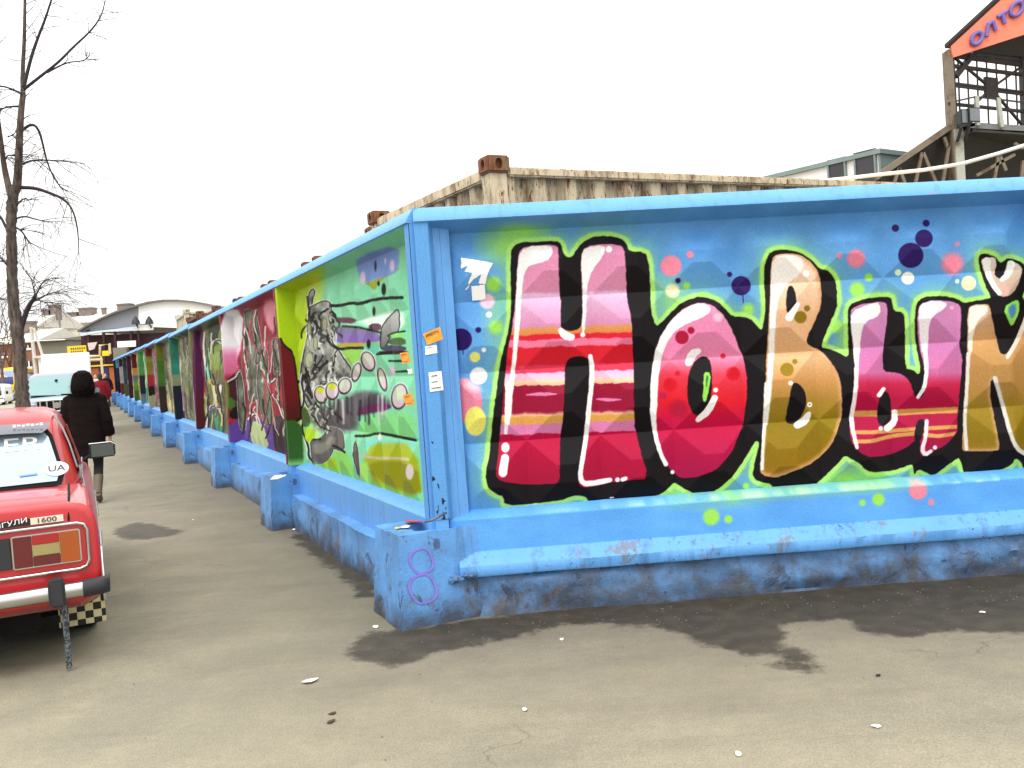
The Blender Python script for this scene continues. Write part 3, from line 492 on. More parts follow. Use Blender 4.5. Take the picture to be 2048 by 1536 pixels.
def paint_band(px, py):
    p = Paint(px, py, (112, 182, 250)); p.all((100, 168, 240), np.clip(fbm(px / 60, py / 30, 50) * 1.6 - .4, 0, 1)); GR = (166, 232, 100); PK = (240, 150, 170)
    top = 1031 - .0683 * (px - 905); hz = np.clip(1 - (py - top - 6) / 22, 0, 1) * np.exp(-((px - 1445) / 95) ** 2); p.all(GR, np.clip(hz * (1.3 * fbm(px / 30, py / 14, 60)), 0, 1) * .8); hz = np.clip(1 - (py - top - 4) / 14, 0, 1) * (np.exp(-((px - 1740) / 90) ** 2) + .7 * np.exp(-((px - 1590) / 60) ** 2)); p.all(GR, np.clip(hz, 0, 1) * .5)
    for cf, x, y, r, c, sf in ((c3, 1920, 970, 56, GR, 3), (c4, 30, 985, 28, GR, 2), (c4, 1055, 850, 42, GR, 2.5), (c4, 945, 872, 22, GR, 1.5), (c4, 1325, 790, 62, PK, 2.5), (c4, 1415, 868, 22, PK, 1.5)): p.dot(cf((x, y))[0], r / K, c, soft=sf)
    ov = np.clip(1 - np.abs(py - top - 2) / 5, 0, 1) * ((px > 1030) & (px < 2000)); p.all((222, 250, 190), ov * np.clip(fbm(px / 22, py / 8, 71) * 2 - .6, 0, .8)); return p.c
PR0 = ony(841, 640, 5.62); PR0 = (PR0[0], 5.62, 0)
fr = empty('painted_concrete_fence', PR0, R(2), 'blue concrete fence facing the camera with big bubble letters in pink and tan', 'fence'); bpy.context.view_layer.update()
TR = lambda s, t, z: (s, -t, z)
fence_panel(fr, TR, 0.0, 4.0, 0.0, 940, 450, paint_word, top_drop=.05, band=paint_band)
fence_panel(fr, TR, 4.03, 8.0, 0.0, 60, 40, lambda px, py, s, z: np.tile(np.array(BLUEW, float), (len(s), 1)))
# ---- murals of the long fence
OL, KL = (540, 480), 5.12
def la(*p): return tr(OL, KL, p)
def lb(*p): return tr((540, 760), KL, p)
def bluetop(c, s, z, s0): return np.where((z > ZT - .004)[:, None], BLUEW, c)
def paint_beast(px, py, s, z):
    p = Paint(px, py, (138, 222, 180)); BK, WT = (22, 20, 22), (238, 240, 236)
    p.all((150, 220, 178), np.clip(fbm(px / 26, py / 26, 40) * 1.6 - .5, 0, 1) * .6)
    LIME = (176, 208, 16)
    xc = (px - 540) * KL; yc = (py - 480) * KL
    p.all(LIME, np.clip((560 - xc - .12 * (yc - 600)) / 120, 0, 1)); p.all((206, 226, 92), np.exp(-((xc - 470) / 60) ** 2) * (yc > 350) * .6)
    p.poly(la((880, 180), (1320, 30), (1320, 280), (1280, 345), (1100, 400), (980, 435), (920, 385), (890, 290)), (128, 160, 222), soft=2); p.poly(la((900, 370), (960, 425), (1000, 435), (1100, 400), (1280, 340), (1320, 262), (1320, 312), (1110, 422), (1075, 525), (990, 450)), (160, 170, 40))
    for x, y, r in ((950, 390, 34), (1250, 260, 30), (1180, 215, 14)): p.dot(la((x, y))[0], r / KL * .8, (222, 196, 226), r / KL * 2, soft=1)
    p.poly(la((620, 690), (1350, 620), (1370, 940), (1130, 880), (880, 860), (620, 850)), (150, 230, 186), soft=3); p.poly(la((880, 830), (1360, 690), (1380, 920), (1130, 900), (1000, 880)), (222, 252, 232), soft=3)
    p.poly(la((620, 800), (800, 790), (890, 815), (870, 855), (740, 850), (640, 840)), (120, 76, 92), soft=1.5); p.poly(la((1010, 860), (1140, 850), (1140, 930), (1010, 925)), (96, 54, 72))
    p.poly(la((620, 890), (760, 875), (900, 905), (1130, 950), (1130, 1060), (640, 1075)), ygrad([(650, (120, 122, 128)), (672, (128, 108, 172)), (690, (142, 104, 190))]), soft=2); p.poly(la((640, 1060), (1130, 1045), (1110, 1085), (940, 1100), (700, 1110)), (186, 178, 50), soft=1.5)
    p.poly(la((690, 1120), (960, 1110), (930, 1200), (850, 1290), (760, 1230)), (156, 214, 96)); p.poly(la((950, 1060), (1130, 1060), (1100, 1180), (1000, 1150)), (110, 200, 172))
    p.poly(lb((860, 170), (1060, 110), (1220, 200), (1230, 280), (1000, 340), (860, 370)), (84, 76, 92), soft=6); p.poly(lb((880, 290), (1100, 235), (1230, 250), (1240, 300), (1000, 345), (880, 375)), (112, 32, 92), soft=1.5)
    p.poly(lb((900, 400), (1200, 330), (1480, 340), (1490, 640), (1100, 560), (900, 570)), (142, 228, 146), soft=2); p.poly(lb((930, 600), (1490, 620), (1500, 700), (1000, 720)), (128, 214, 196), soft=3); p.poly(lb((1000, 700), (1120, 640), (1500, 660), (1570, 1300), (900, 1050)), (168, 184, 28), soft=4); p.poly(lb((980, 830), (1500, 840), (1560, 1240), (1050, 1000)), (150, 152, 14), soft=3)
    p.poly(lb((640, 700), (800, 720), (900, 1060), (640, 980)), (150, 222, 110), soft=2); p.poly(lb((440, 880), (640, 760), (700, 900), (720, 1010), (440, 930)), (170, 206, 20), soft=2)
    p.poly(lb((900, 860), (1000, 830), (1060, 1080), (920, 1060)), (166, 226, 110), soft=3)
    # smear and body of the beast
    p.poly(lb((380, 250), (560, 280), (720, 210), (860, 130), (1000, 110), (1060, 180), (930, 260), (880, 380), (900, 480), (800, 540), (560, 540), (450, 480)), (104, 102, 106), soft=6)
    G = lambda x, y: np.stack([132 + 180 * (fbm(x / 8, y / 13, 61, 3) - .45)] * 3, 1) + np.array([2, 6, 0])
    for q in (la((395, 560), (435, 500), (455, 530), (425, 640), (420, 760)), la((400, 700), (500, 650), (560, 625), (622, 650), (620, 730), (585, 800), (640, 900), (650, 960), (620, 1045), (700, 1130), (760, 1230), (835, 1330), (820, 1420), (700, 1440), (480, 1450), (460, 1720), (400, 1740), (330, 1560), (315, 1350), (350, 1170), (390, 1000), (400, 830))):
        p.poly(q, (244, 244, 240), grow=4.0); p.poly(q, BK, grow=2.4); p.poly(q, G)
    q = lb((415, 605), (515, 605), (590, 520), (610, 470), (720, 512), (750, 560), (765, 740), (640, 690), (640, 740), (560, 850), (450, 862), (425, 770)); p.poly(q, WT, grow=2.2); p.poly(q, BK, grow=1.2); p.poly(q, (106, 102, 98)); p.poly(lb((430, 640), (560, 640), (620, 560), (700, 600), (560, 760), (440, 760)), (140, 140, 128), soft=2, op=.7)
    r2 = np.random.default_rng(5)
    for k in range(62):
        x0 = r2.uniform(350, 700); y0 = r2.uniform(700, 1800); x0 = min(x0, 620 + (y0 - 700) * .12); n = r2.integers(3, 6); pts = [(x0, y0)]
        for _ in range(n): pts.append((pts[-1][0] + r2.uniform(-55, 60), pts[-1][1] + r2.uniform(10, 80)))
        c = [BK, BK, (214, 216, 210), (60, 58, 60), (172, 176, 160)][r2.integers(5)]; p.stroke(la(*pts), r2.uniform(1.1, 2.8), c)
    for x, y, rx, ry in ((400, 905, 18, 60), (465, 1060, 20, 75), (385, 1060, 16, 50), (560, 860, 24, 60), (400, 1230, 40, 80)):
        p.dot(la((x, y))[0], rx / KL + 1.8, WT, ry / KL + 2); p.dot(la((x, y))[0], rx / KL + 1, BK, ry / KL + 1); p.dot(la((x, y))[0], rx / KL, (178, 186, 150), ry / KL)
    q = lb((880, 600), (905, 830), (918, 1010), (870, 860), (848, 720)); p.poly(q, WT, grow=2); p.poly(q, BK, grow=1.2); p.poly(q, (104, 100, 90), smooth=0)
    q = la((1135, 960), (1170, 850), (1280, 735), (1318, 715), (1322, 930), (1245, 960), (1190, 1070), (1140, 1130)); p.poly(q, BK, grow=2.2); p.poly(q, ygrad([(620, (196, 200, 196)), (665, (150, 152, 150)), (690, (120, 122, 118))])); p.poly(la((1195, 1070), (1250, 1000), (1380, 1000), (1395, 1080)), (86, 110, 70)); p.poly(la((1150, 1075), (1390, 1080), (1395, 1140), (1150, 1145)), (82, 80, 104)); p.stroke(la((1095, 1172), (1140, 1155), (1400, 1150)), [2, 4, 3], BK); p.stroke(la((1210, 985), (1260, 950), (1380, 935)), 2, BK); p.poly(la((1240, 965), (1380, 950), (1390, 995), (1220, 1000)), (140, 226, 120))
    for q, r_ in ((la((618, 672), (740, 672), (830, 640), (910, 660), (1090, 600), (1350, 588)), 3.2), (la((650, 1085), (720, 1122), (800, 1106), (950, 1106)), 2.6), (la((745, 885), (870, 888), (1000, 915), (1130, 948)), 2.4), (lb((880, 575), (1000, 572), (1100, 543), (1300, 575), (1490, 618)), 2.8), (la((1220, 1238), (1370, 1240)), 2), (la((1290, 1352), (1430, 1340)), 2.2), (lb((420, 610), (515, 610)), 1.8), (lb((640, 670), (700, 690), (765, 742)), 2), (la((380, 580), (400, 700), (405, 800)), 2)): p.stroke(q, r_, BK)
    p.stroke(lb((930, 768), (1080, 803), (1250, 798), (1420, 812)), 2.6, (206, 190, 160)); p.dot(lb((1430, 940))[0], 8, (222, 206, 204), 16, soft=1); p.dot(la((1255, 1340))[0], 6, (206, 190, 206), 11); p.dot(lb((1125, 585))[0], 3.4, WT, 8); p.dot(la((1165, 505))[0], 4.6, BK, 12); p.dot(la((1112, 445))[0], 2.6, BK, 5); p.dot(la((1065, 730))[0], 3, BK, 9); p.dot(la((1080, 265))[0], 2.2, BK, 10); p.dot(la((1010, 1065))[0], 4, BK, 9)
    for x, y, rx, ry, rt, top in ((520, 1583, 55, 78, -.2, 1), (637, 1543, 58, 80, 0, 1), (765, 1493, 58, 72, .3, 0), (885, 1350, 36, 88, .25, 0), (1005, 1240, 58, 92, -.35, 0), (1150, 1425, 32, 110, -.25, 0), (1325, 1600, 72, 120, .15, 0)):
        c = la((x, y))[0]; p.dot(c, rx / KL + 4.2, WT, ry / KL + 4.2, rot=rt); p.dot((c[0], c[1] + 1), rx / KL + 2.6, BK, ry / KL + 2.8, rot=rt); p.dot(c, rx / KL, (212, 198, 204), ry / KL, rot=rt)
        if top: p.dot((c[0] - 1, c[1] - ry / KL * .55), rx / KL * .75, (206, 214, 40), ry / KL * .4, soft=2)
        else: p.dot((c[0] - 1, c[1] - ry / KL * .2), rx / KL * .6, (196, 222, 176), ry / KL * .5, soft=3, op=.7)
    edge_l = la((330, 1380), (318, 1480), (345, 1600), (330, 1700)) + lb((310, 290), (330, 420), (320, 520), (360, 600), (390, 700), (385, 780), (440, 850), (455, 920)); p.stroke(edge_l, 3.4, WT); p.stroke([(a + 1.4, b) for a, b in edge_l], 2.0, BK)
    p.poly(lb((350, 500), (430, 480), (470, 560), (410, 640), (360, 620)), (176, 214, 24)); p.poly(lb((310, 300), (370, 270), (420, 420), (400, 480), (330, 480)), (92, 116, 64))
    for k in range(16): x_ = 520 + 45 * k; p.stroke(lb((x_, 150 + 90 * r2.random()), (x_ + r2.uniform(-12, 12), 330 + 120 * r2.random())), r2.uniform(.8, 2.6), [(58, 56, 60), (120, 118, 120), (40, 38, 40), (214, 210, 210)][r2.integers(4)], soft=1.6, op=.8)
    # far reveal and its soft colour fields
    p.poly(la((40, 420), (250, 420), (235, 1160), (150, 1090), (100, 990), (60, 700)), LIME, soft=1); p.poly(la((95, 980), (150, 1085), (240, 1155), (270, 1400), (292, 1560), (310, 1720), (318, 1860), (110, 1860)), (16, 12, 12), grow=2); p.poly(la((60, 1000), (100, 1000), (150, 1095), (236, 1165), (264, 1400), (288, 1560), (304, 1720), (312, 1850), (60, 1850)), ygrad([(690, (112, 24, 34)), (790, (122, 20, 28)), (840, (84, 22, 20))])); p.poly(la((60, 1845), (325, 1845), (340, 2100), (350, 2500), (60, 2500)), (58, 104, 46), soft=2)
    p.all((150, 226, 130), np.clip((ZB + .06 - z) / .06, 0, 1) * .8); p.c = np.where((s < .095)[:, None], BLUEW, p.c); return bluetop(p.c, s, z, 0)
OP, KP = (430, 590), 4.153
def pb(*p): return tr(OP, KP, p)
def paint_red(px, py, s, z):
    p = Paint(px, py, (168, 50, 66)); BK, WT = (24, 18, 20), (236, 230, 226)
    p.all((130, 30, 48), np.clip(fbm(px / 10, py / 20, 70) * 2 - .7, 0, 1))
    p.poly(pb((390, 60), (500, 20), (500, 340), (430, 260)), (226, 150, 166), soft=3); p.poly(pb((110, 640), (210, 600), (280, 900), (200, 930), (110, 900)), (74, 34, 44), soft=3); p.poly(pb((100, 1030), (520, 1030), (520, 1340), (90, 1290)), (104, 72, 150), soft=1.5); p.poly(pb((280, 1050), (400, 1050), (460, 1310), (310, 1260)), (192, 204, 150)); p.poly(pb((470, 1010), (600, 1010), (600, 1370), (500, 1340)), (60, 40, 48)); p.poly(pb((110, 830), (190, 900), (110, 970)), (66, 120, 50)); p.poly(pb((130, 950), (210, 910), (210, 1030), (120, 1030)), (22, 20, 20))
    GR = lambda x, y: np.stack([104 + 90 * (fbm(x / 5, y / 14, 71, 3) - .4), 106 + 90 * (fbm(x / 5, y / 14, 71, 3) - .4), 92 + 80 * (fbm(x / 5, y / 14, 71, 3) - .4)], 1)
    for q, r_ in ((pb((278, 150), (285, 260), (295, 420), (300, 600), (312, 720), (320, 850)), [7, 6, 8, 10, 9, 8]), (pb((405, 470), (400, 600), (385, 700), (410, 850), (440, 1050)), [5, 9, 8, 12, 7]), (pb((195, 640), (212, 780), (220, 950), (232, 1100)), [3, 5, 6, 4]), (pb((330, 190), (350, 330), (370, 450), (350, 560)), [3, 5, 4, 3]), (pb((500, 380), (505, 480), (515, 640)), [4, 5, 4])):
        p.stroke(q, np.array(r_) + 2.4, WT); p.stroke(q, np.array(r_) + 1.4, BK); p.stroke(q, r_, GR)
    for q in (pb((520, 640), (535, 760), (520, 860), (560, 1000)), pb((340, 130), (320, 230), (350, 320)), pb((250, 280), (240, 480), (270, 620)), pb((480, 830), (530, 900), (570, 1020)), pb((440, 660), (450, 740), (500, 700)), pb((110, 720), (170, 690), (200, 640)), pb((280, 1030), (330, 980), (360, 1060))): p.stroke(q, 2.2, WT); p.stroke([(a + 1.6, b + 1) for a, b in q], 1.2, BK)
    r2 = np.random.default_rng(9)
    for k in range(46):
        x0 = r2.uniform(230, 560); y0 = r2.uniform(150, 1050); pts = [(x0, y0)]
        for _ in range(4): pts.append((pts[-1][0] + r2.uniform(-22, 26), pts[-1][1] + r2.uniform(15, 80)))
        p.stroke(pb(*pts), r2.uniform(.7, 1.9), [BK, BK, (216, 206, 200), (96, 96, 84), (190, 60, 76), (170, 176, 140)][r2.integers(6)])
    p.poly(pb((40, 120), (240, 120), (225, 420), (175, 560), (205, 610), (110, 700), (60, 720)), ygrad([(600, (226, 232, 234)), (690, (244, 240, 244)), (712, (224, 136, 176)), (745, (214, 110, 150)), (760, (150, 30, 40))]), soft=2); p.poly(pb((30, 720), (112, 700), (118, 900), (100, 1030), (80, 1290), (30, 1290)), (120, 130, 60), soft=2); p.poly(pb((30, 1010), (112, 1010), (112, 1300), (30, 1300)), (96, 62, 150))
    return bluetop(p.c, s, z, 0)
OQ, KQ = (300, 620), 5.486
def pq(*p): return tr(OQ, KQ, p)
def paint_olive(px, py, s, z):
    p = Paint(px, py, (126, 122, 78)); BK, WT = (24, 20, 18), (234, 228, 216)
    p.poly(pq((620, 120), (820, 60), (820, 420), (660, 400)), (48, 58, 34), soft=3); p.poly(pq((740, 240), (800, 200), (820, 420), (760, 400)), (110, 150, 60)); p.poly(pq((660, 430), (800, 330), (820, 620), (690, 700)), (140, 160, 84), soft=4)
    p.poly(pq((640, 1050), (830, 1050), (830, 1400), (640, 1340)), (70, 86, 90), soft=3); p.poly(pq((690, 1130), (740, 1130), (810, 1360), (730, 1340)), (72, 160, 128)); p.poly(pq((720, 780), (830, 760), (830, 1050), (740, 1050)), (96, 72, 56), soft=3); p.poly(pq((820, 930), (878, 930), (878, 1150), (830, 1200)), (130, 168, 60), soft=2)
    for q, r_, c in ((pq((600, 260), (590, 420), (610, 560), (600, 760), (620, 1000), (630, 1300)), 4, WT), (pq((640, 440), (630, 600), (655, 760)), 4, (140, 220, 190)), (pq((660, 780), (700, 850), (740, 1020)), 4, (206, 180, 60)), (pq((780, 840), (790, 960), (810, 1050)), 4, WT), (pq((690, 360), (740, 320), (790, 360)), 3, WT), (pq((650, 1080), (680, 1050), (790, 1080)), 3, (200, 196, 220)), (pq((600, 800), (620, 900), (640, 1040)), 4, (150, 90, 40)), (pq((770, 1100), (800, 1180), (790, 1260)), 3, (214, 200, 120))): p.stroke(q, r_, c); p.stroke([(a + r_ * .6, b) for a, b in q], 1.3, BK)
    r2 = np.random.default_rng(19)
    for k in range(40):
        x0 = r2.uniform(600, 840); y0 = r2.uniform(180, 1250); pts = [(x0, y0)]
        for _ in range(4): pts.append((pts[-1][0] + r2.uniform(-16, 18), pts[-1][1] + r2.uniform(15, 80)))
        p.stroke(pq(*pts), r2.uniform(.7, 2.0), [BK, BK, (226, 220, 206), (96, 110, 60), (120, 84, 60), (170, 190, 120)][r2.integers(6)])
    p.poly(pq((470, 170), (590, 170), (575, 480), (600, 640), (605, 800), (590, 1000), (620, 1340), (470, 1340)), ygrad([(650, (84, 26, 74)), (760, (92, 26, 76)), (815, (86, 24, 40)), (860, (78, 30, 32))]), soft=1); p.stroke(pq((480, 200), (500, 1300)), 1.6, (120, 60, 116))
    return bluetop(p.c, s, z, 0)
def streaks(reveal, cols, seed, s0, s1):
    """distant panels: tall wavering bands of spray colour, far reveal with its own blocks"""
    def f(px, py, s, z):
        g = np.random.default_rng(seed); u = (s1 - s - .09) / (s1 - s0 - .18); wob = .10 * (fbm(s * .7 + seed, z * 2.0, seed, 4) - .5) + .02 * np.sin(z * 4 + seed * 2)
        C = np.array(cols, float); n = 11; idx = np.clip((np.clip(u + wob, 0, .999) * n).astype(int), 0, n - 1); cut1 = g.uniform(.9, 2.2, n); cut2 = g.uniform(.7, 1.4, n); pick = g.integers(0, len(cols), (n, 3)); zw = z + .25 * (fbm(s * 2 + 5, z * 1.5, seed + 2) - .5)
        lv = (zw > cut1[idx]).astype(int) + (zw > cut2[idx]).astype(int); c = C[pick[idx, lv]]
        c = c * .85 + C.mean(0) * .15; c = c * (.55 + .9 * fbm(s * 2.2, z * 5, seed + 8))[:, None]
        e = np.abs((np.clip(u + wob, 0, .999) * n) % 1 - .5); gate = fbm(s * 1.1, z * 1.7, seed + 20); c = np.where(((e < .06) & (gate > .5))[:, None], (30, 26, 28), c); c = np.where(((e > .08) & (e < .15) & (gate > .56))[:, None], (222, 218, 208), c)
        zs = np.array([q[0] for q in reveal]); rc = np.array([q[1] for q in reveal], float); ri = np.clip(np.searchsorted(zs, z + .1 * (fbm(s * 9, z * 3, seed) - .5)) - 1, 0, len(zs) - 1); m = s > s1 - .15 - .03 * fbm(s * 0 + seed, z * 2.5, seed + 4); c = np.where(m[:, None], rc[ri] * (.62 + .4 * fbm(s * 3, z * 4, seed + 30))[:, None], c)
        return bluetop(c, s, z, 0)
    return f
P0 = ony(816, 430, 5.62); P0 = (P0[0], 5.62, 0.0)
fl = empty('painted_concrete_fence', P0, A25, 'long blue concrete fence with graffiti panels running away along the pavement', 'fence'); bpy.context.view_layer.update()
TL = lambda s, t, z: (-t, s, z)
PW = 4.1; JN = [0.0] + [.15 + PW * n for n in range(1, 14)]
gzl = lambda s: float(gz(P0[1] + s * math.cos(A25)))
PAL = [([(0, (30, 34, 62)), (1.15, (30, 34, 62)), (1.35, (150, 170, 130)), (1.6, (60, 150, 128)), (2.4, (70, 160, 140))], [(112, 120, 82), (84, 90, 70), (150, 112, 128), (196, 168, 180), (96, 110, 60), (70, 52, 46)]),
 ([(0, (66, 50, 42)), (1.3, (84, 130, 46)), (2.0, (124, 134, 30)), (2.6, (124, 134, 30))], [(126, 122, 84), (160, 140, 96), (90, 96, 66), (70, 64, 50), (188, 176, 130)]),
 ([(0, (180, 170, 140)), (1.0, (40, 30, 34)), (1.25, (196, 56, 70)), (1.6, (170, 150, 60)), (1.95, (170, 180, 70)), (2.15, (170, 46, 40))], [(116, 90, 112), (150, 130, 140), (92, 82, 84), (184, 60, 76), (120, 120, 100)]),
 ([(0, (120, 160, 176)), (.95, (44, 56, 70)), (1.6, (104, 176, 104)), (2.6, (104, 176, 104))], [(130, 196, 120), (96, 150, 110), (84, 96, 92), (180, 200, 170)]),
 ([(0, (60, 120, 60)), (1.0, (110, 160, 60)), (1.35, (90, 140, 130)), (1.6, (206, 150, 70)), (1.85, (100, 30, 34))], [(110, 34, 44), (188, 160, 130), (96, 140, 76), (200, 140, 60)]),
 ([(0, (70, 20, 40)), (2.6, (90, 34, 44))], [(150, 60, 60), (206, 180, 160), (70, 40, 46)]),
 ([(0, (84, 100, 60)), (1.2, (60, 80, 96)), (2.6, (50, 70, 96))], [(60, 84, 110), (196, 190, 200), (96, 110, 70), (40, 50, 60)]),
 ([(0, (120, 40, 46)), (1.2, (196, 180, 176)), (2.0, (70, 26, 36))], [(120, 48, 54), (210, 200, 206), (60, 34, 44)]),
 ([(0, (40, 40, 70)), (1.3, (50, 60, 90)), (2.0, (120, 190, 210))], [(96, 180, 206), (60, 80, 120), (210, 214, 220)]),
 ([(0, (26, 40, 66)), (2.6, (30, 50, 76))], [(44, 66, 96), (30, 44, 70), (120, 150, 170)])]
for n in range(13):
    s0, s1 = JN[n] + .012, JN[n + 1] - .012; zo = gzl((s0 + s1) / 2) - (.03 if n in (0, 1) else 0) * 0
    nu, nv, pf = [(560, 300, paint_beast), (360, 240, paint_red), (260, 180, paint_olive)][n] if n < 3 else (150, 90, streaks(*PAL[(n - 3) % 10], 11 + n, s0, s1))
    if n >= 7: nu, nv = 90, 60
    fence_panel(fl, TL, s0, s1, zo, nu, nv, pf, amp=[.046, .036, .030][n] if n < 3 else .018, dense=True, label=['panel sprayed with a grey beast and a string of pebbles on green', 'panel sprayed red and pink with tall grey figures', 'panel with a plum reveal and olive figures'][n] if n < 3 else None)
# ---- footings with a socket on top, chipped and worn
def footing_mesh():
    bm = bmesh.new(); hb = (.43, .285); ht = (.38, .235); H_ = .55; t0 = .06     # half sizes: across, along
    NB = 14
    def ring(ax, ay, z):
        out = []
        for k in range(4):
            a = [(-1, -1), (1, -1), (1, 1), (-1, 1)][k]; b = [(1, -1), (1, 1), (-1, 1), (-1, -1)][k]
            for i in range(NB): u = i / NB; out.append(bm.verts.new(((a[0] + (b[0] - a[0]) * u) * ax, (a[1] + (b[1] - a[1]) * u) * ay, z)))
        return out
    rs = [ring(hb[0] + (ht[0] - hb[0]) * t, hb[1] + (ht[1] - hb[1]) * t, -.08 + (H_ + .08) * t) for t in np.linspace(0, 1, 14)]
    rs += [ring(.24, .125, H_ - .004), ring(.225, .11, H_ - .16)]
    for a, b in zip(rs[:-1], rs[1:]):
        for i in range(len(a)): bm.faces.new((a[i], a[(i + 1) % len(a)], b[(i + 1) % len(a)], b[i]))
    bm.faces.new(rs[-1])
    for v in bm.verts:
        d = Vector((v.co.x, v.co.y, 0)); k = max(abs(v.co.x) / hb[0], 0) * max(abs(v.co.y) / hb[1], 0)
        nz = mnoise.fractal(v.co * 5 + Vector((3, 1, 2)), 1, 2, 4); v.co += (d.normalized() if d.length > 0 else d) * (nz * .010 - .055 * max(0, k - .60) * abs(mnoise.noise(v.co * 11))); v.co.z += .008 * mnoise.noise(v.co * 8) * (v.co.z > .3)
    bmesh.ops.recalc_face_normals(bm, faces=bm.faces); me = bpy.data.meshes.new('footing'); bm.to_mesh(me); bm.free(); me.materials.append(M_bluedirty); me.shade_smooth(); me.set_sharp_from_angle(angle=R(38)); return me
fm = footing_mesh()
for n in range(14):
    s = .18 + PW * n; o = link("footing", fm, None, fl); o.location = (.155, s, gzl(s)); o.rotation_euler.z = R(rng.uniform(-2, 2)) * (n > 0); o.scale = (1, 1, .96 + .06 * rng.random())

# purple spray figure on the corner footing, broken concrete where the two fences meet
Wl = np.array(fl.matrix_world); fc = Wl[:3, :3] @ np.array([.155, .18, 0]) + Wl[:3, 3]
fn = np.array(-D25) * math.cos(.08) + np.array([0, 0, math.sin(.08)]); fp0 = fc - D25 * .272
M_purple = pm('purple_spray', (128, 112, 206), .6)
Wli = np.array(fl.matrix_world.inverted())
def onfoot(px, py, off):
    r = ray(px, py); p = CAM + r * (((fp0 + fn * off - CAM) @ fn) / (r @ fn)); return Wli[:3, :3] @ p + Wli[:3, 3]
from mathutils.bvhtree import BVHTree
f0 = [o_ for o_ in fl.children if o_.name.startswith('footing')][0]; bpy.context.view_layer.update()
fm_w = [fl.matrix_world @ Matrix.Translation(f0.location) @ Matrix.Diagonal((*f0.scale, 1)) @ v.co for v in fm.vertices]; bv = BVHTree.FromPolygons(fm_w, [tuple(q.vertices) for q in fm.polygons])
def onfoot(px, py):
    r = Vector(ray(px, py)).normalized(); hit = bv.ray_cast(Vector(CAM), r); p = np.array(hit[0] - r * .006) if hit[0] is not None else onz(px, py, .3); return Wli[:3, :3] @ p + Wli[:3, 3]
sm = MB()
for cx, cy, rx, ry in ((843, 1122, 23, 25), (846, 1178, 27, 29)):
    rows = []
    for t in np.linspace(0, 2 * math.pi, 37):
        wd = 4.2 + 1.0 * math.sin(2 * t + 1); x, y = cx + rx * math.cos(t) + 2 * math.sin(3 * t), cy + ry * math.sin(t); rows.append([onfoot(x + (k - .5) * wd * math.cos(t), y + (k - .5) * wd * math.sin(t)) for k in (0, 1)])
    sm.loft(rows, cap=False, closed=False)
sm.build('spray_figure', M_purple, fl, fix=False)
def rubble(px, py, Y, r_, seed, parent, Wi):
    bm = bmesh.new(); bmesh.ops.create_icosphere(bm, subdivisions=3, radius=1); c = ony(px, py, Y); c = Wi[:3, :3] @ c + Wi[:3, 3]
    for v in bm.verts: d = 1 + .45 * mnoise.fractal(v.co * 1.6 + Vector((seed, 0, 0)), 1, 2, 4); v.co = Vector((v.co.x * d * r_[0] + c[0], v.co.y * d * r_[1] + c[1], v.co.z * d * r_[2] + c[2]))
    me = bpy.data.meshes.new('broken_concrete'); bm.to_mesh(me); bm.free(); me.shade_smooth(); me.set_sharp_from_angle(angle=R(30)); link('broken_concrete', me, M_bluegrime, parent)
Wri = np.array(fr.matrix_world.inverted())
for q in ((912, 1158, 5.585, (.05, .03, .025), 1), (938, 1150, 5.585, (.04, .025, .015), 2)): rubble(*q[:4], q[4], fr, Wri)
# ================================================================ helpers for text and planes
def onplane(px, py, P, n):
    r = ray(px, py); P = np.asarray(P, float); n = np.asarray(n, float); return CAM + r * (((P - CAM) @ n) / (r @ n))
def text_mesh(s, size, depth=.001, align='CENTER'):
    cu = bpy.data.curves.new('t', 'FONT'); cu.body = s; cu.size = size; cu.extrude = depth; cu.align_x = align; cu.align_y = 'CENTER'; cu.resolution_u = 3
    o = bpy.data.objects.new('t', cu); COL.objects.link(o); bpy.context.view_layer.update()
    me = bpy.data.meshes.new_from_object(o.evaluated_get(bpy.context.evaluated_depsgraph_get())); bpy.data.objects.remove(o); return me
def text_part(name, s, size, origin, ux, uy, mat, parent, depth=.001, sx=1.0, align='CENTER'):
    """lettering whose baseline runs along ux, up along uy"""
    me = text_mesh(s, size, depth, align); ux = Vector(ux).normalized(); uy = Vector(uy).normalized(); n = ux.cross(uy); O = Vector([float(c) for c in origin])
    for v in me.vertices: v.co = O + ux * v.co.x * sx + uy * v.co.y + n * v.co.z
    return link(name, me, mat, parent)
# ================================================================ CONTAINERS
def rust_mat(name, rgb, amt=0.0, rust=(112, 62, 34)):
    k = NT(name); co = k.co(); c = lin(rgb)
    col = k.mix(k.noise(4, 6), tuple(c * .75), tuple(np.clip(c * 1.12, 0, .9)))
    mp = k.n('ShaderNodeMapping'); mp.inputs['Scale'].default_value = (5, 5, 1.2); k.l(co, mp.inputs[0])
    col = k.mix(k.ramp(k.noise(2.2, 8, .7, mp.outputs[0]), [(.50 - amt, 0.0), (.66 - amt, .85)]), col, tuple(lin((124, 96, 66))))
    r = k.ramp(k.noise(9, 9, .72, mp.outputs[0], .3), [(.58 - amt, 0.0), (.63 - amt, 1.0)]); col = k.mix(r, col, k.mix(k.noise(25, 4), tuple(lin(rust) * .5), tuple(lin(rust) * 1.3)))
    k.base(col); k.set(rough=.7, spec=.3); k.bump(k.noise(60, 5), .3, .004); return k.m
